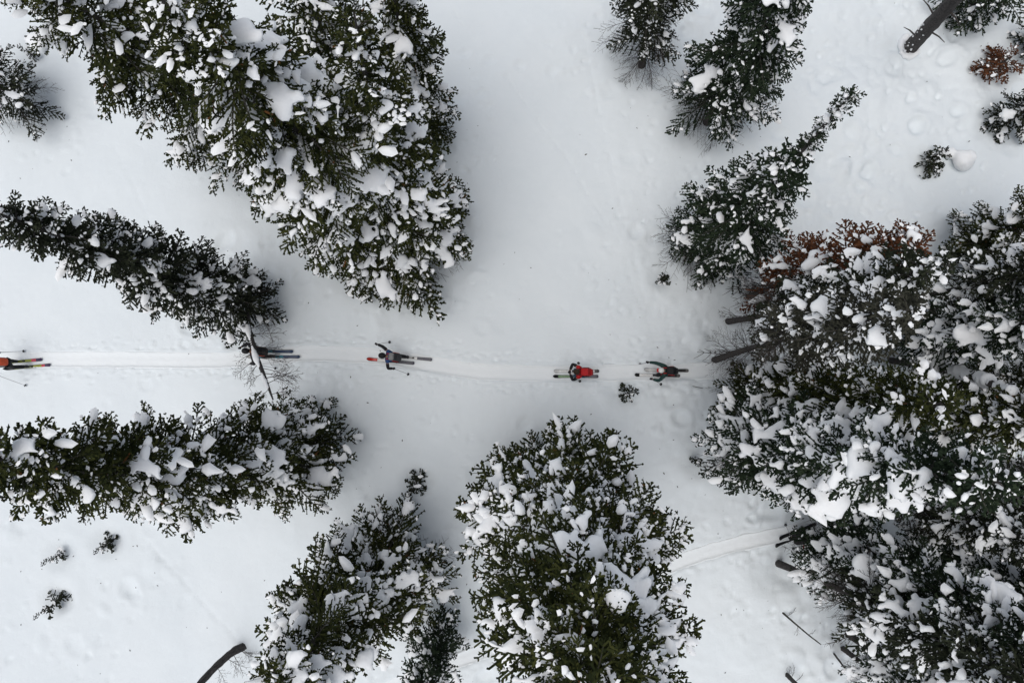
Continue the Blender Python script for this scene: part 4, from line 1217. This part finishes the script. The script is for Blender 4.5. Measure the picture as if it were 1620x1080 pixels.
    v, f = rounded_box(c + back * (depth / 2 + 0.015) - up * 0.06, (0.06, 0.22, 0.26), tilt=ln); mesh_from('front_pocket', v, f, lidm if depth > 0.23 else pm, pr, True)
    for sy in (-1, 1):
        pts = [pel + up * 0.50 + back * 0.15 + np.array([0, 0.09 * sy, 0]), pel + up * 0.53 + np.array([0, 0.10 * sy, 0.035]), chest + np.array([0, 0.115 * sy, 0]) - back * 0.155,
               pel + up * 0.14 + np.array([0, 0.15 * sy, 0]) - back * 0.10, pel + up * 0.10 + back * 0.14 + np.array([0, 0.13 * sy, 0])]
        t_ = np.linspace(0, 4, 14); P_ = np.stack([np.interp(t_, np.arange(5), np.array(pts)[:, k]) for k in range(3)], 1)
        v, f = tube(P_, [0.016] * 14, 6); mesh_from('shoulder_strap', v, f, strapm, pr, True)
        v, f = rounded_box(c + np.array([0, 0.155 * sy, 0]), (depth * 0.5, 0.02, 0.34), tilt=ln); mesh_from('side_strap', v, f, strapm, pr, True)
    # skis under the boots
    for ft, (nm, zones, ln_, off) in ((foot_l, skis[0]), (foot_r, skis[1])):
        w_ = Mz @ np.array([ft[0] + off, ft[1], 0.0]) + o_
        fx = np.array([math.cos(rz), math.sin(rz)]) * ln_ / 2
        z1, z0 = float(zbase(w_[0] + fx[0], w_[1] + fx[1])), float(zbase(w_[0] - fx[0], w_[1] - fx[1]))
        w_[2] = max((z0 + z1) / 2, float(zbase(w_[0], w_[1]))) + zt
        ski_mesh('ski', ln_, zones, tuple(w_), rz, nm, 'touring skis', -math.atan2(z1 - z0, ln_))
    # poles
    for Hn, pl_ in ((HL, poles[0]), (HR, poles[1])):
        if pl_ is None: continue
        tip, lab = pl_
        hw = Mz @ Hn + o_; tw = Mz @ np.array([tip[0], tip[1], 0]) + o_
        tw[2] = ground_z(tw[0], tw[1]) + tip[2]
        ski_pole(hw, tw, lab, 'ski poles')
    return root

PACKN = {id(ORANGE): 'orange', id(BLACK): 'black', id(GREYP): 'grey topped', id(RED): 'red', id(DKGREY): 'charcoal', id(TEALG): 'dark'}
def zones(*a):
    out = []
    for i in range(0, len(a) - 2, 2): out.append((a[i], a[i + 2], a[i + 1]))
    return out

person((36, 576), 185, 'person on lime and pink skis at the edge of the photo, orange pack', (-0.20, 0.12), (0.22, -0.12), 28, (0.25, 0.42, 1.05), (0.20, -0.40, 1.0), BLACK, BLACK, 'helmet', BLACK,
       (ORANGE, ORANGE, 0.22, GREYP), [('lime ski with a purple tail, lower of the pair at the edge', zones(0, C['purple'], 0.13, C['pink'], 0.2, C['lime'], 0.8, C['black'], 1), 1.75, 0),
       ('lime ski with a pink and purple tail, upper of the pair at the edge', zones(0, C['purple'], 0.14, C['pink'], 0.24, C['lime'], 0.8, C['black'], 1), 1.75, -0.1)], who='skier at the edge of the photo',
       poles=(((-0.15, 0.85, 0), 'pole with its basket below the skier at the edge'), ((-0.1, -0.5, 0), 'pole on the upper side of the skier at the edge')))
person((428, 560), 180, 'person in black passing under the snow covered dead trunk', (-0.12, 0.10), (0.20, -0.10), 24, (0.30, 0.42, 1.05), (0.62, -0.16, 1.25), BLACK, BLACK, 'helmet', BLACK,
       (BLACK, BLACK, 0.24, ORANGE), [('teal ski with a navy tail, lower of the pair under the dead trunk', zones(0, C['navy'], 0.32, C['teal'], 0.90, C['white'], 1), 1.98, 0.0),
       ('navy ski, upper of the pair under the dead trunk', zones(0, C['navy'], 0.40, C['teal'], 1), 1.85, -0.12)], who='skier under the dead trunk',
       poles=(((-0.25, 0.55, 0), 'pole hanging below the skier under the dead trunk'), ((0.55, -0.30, 0.02), 'pole held forward by the skier under the dead trunk')))
person((631, 568), 175, 'person in blue jacket and black trousers swinging one arm out, on red tipped skis', (0.30, 0.10), (-0.30, -0.10), 24, (-0.02, 0.40, 0.95), (0.62, -0.42, 1.18), BLUE, BLACK, 'helmet', BLACK,
       (DKGREY, GREYP, 0.20, RED), [('red tipped ski with a charcoal tail, lower of the pair', zones(0, C['grey'], 0.42, C['red'], 0.52, C['white'], 0.78, C['red'], 1), 1.80, 0.0),
       ('charcoal tailed ski trailing behind the blue jacket', zones(0, C['grey'], 0.32, C['white'], 0.8, C['red'], 1), 1.78, -0.06)], sleeves=BLACK, who='skier in the blue jacket',
       hint_r=(0.0, -1, 0.3), poles=(((-0.45, 0.55, 0), 'pole planted behind and below the skier in blue'), ((0.38, -0.62, 0), 'pole in the outstretched hand of the skier in blue')))
person((916, 591), 180, 'person in red jacket with black sleeves and a big red pack, both hands in front', (0.05, 0.10), (0.02, -0.10), 20, (0.40, 0.04, 1.12), (0.40, -0.06, 1.14), RED, STEELBLUE, 'hair', HAIR,
       (RED, RED, 0.30, BLACK), [('black and pale green ski, lower of the pair of the skier in red', zones(0, C['grey'], 0.30, C['black'], 0.45, C['green'], 0.88, C['black'], 1), 1.72, 0.08),
       ('white ski with a dark tail, upper of the pair of the skier in red', zones(0, C['black'], 0.10, C['white'], 1), 1.72, 0.08)], sleeves=BLACK, who='skier in the red jacket', head_fwd=0.0,
       hint_l=(-0.15, 1, -0.1), hint_r=(-0.15, -1, -0.1), poles=(((-0.05, 0.30, 0), 'pole hanging from the lower hand of the skier in red'), ((0.0, -0.42, 0), 'pole hanging from the upper hand of the skier in red')))
person((1046, 589), 179, 'person in dark teal jacket and white cap reaching one arm forward, foremost on the track', (0.16, 0.11), (-0.18, -0.09), 24, (0.50, 0.30, 1.02), (0.78, -0.34, 1.12), TEALG, BLACK, 'cap', WHITE,
       (BLACK, BLACK, 0.27, RED), [('white ski with a black tip, lower of the pair of the skier in teal', zones(0, C['black'], 0.35, C['green'], 0.48, C['white'], 0.88, C['black'], 1), 1.75, 0.0),
       ('white ski with a dark tail, upper of the pair of the skier in teal', zones(0, C['black'], 0.25, C['white'], 1), 1.72, 0.0)], sleeves=None, who='skier in the white cap', head_fwd=0.05,
       hint_r=(0, -1, 0.2), poles=(((-0.02, 0.45, 0), 'pole below the skier in the white cap'), ((0.80, -0.30, 0), 'pole held ahead by the skier in the white cap')))
person((1258, 846), 200, 'person in black half hidden under the boughs at the start of the lower track', (0.12, 0.10), (-0.12, -0.10), 15, (0.40, 0.30, 1.05), (0.45, -0.28, 1.05), BLACK, BLACK, 'cap', WHITE,
       (DKGREY, DKGREY, 0.22, BLACK), [('black ski, lower of the pair on the lower track', zones(0, C['black'], 1), 1.6, 0.0), ('black ski, upper of the pair on the lower track', zones(0, C['black'], 1), 1.6, 0.0)],
       who='half hidden skier', poles=(((0.2, 0.5, 0), 'pole below the half hidden skier'), ((0.2, -0.5, 0), 'pole above the half hidden skier')))
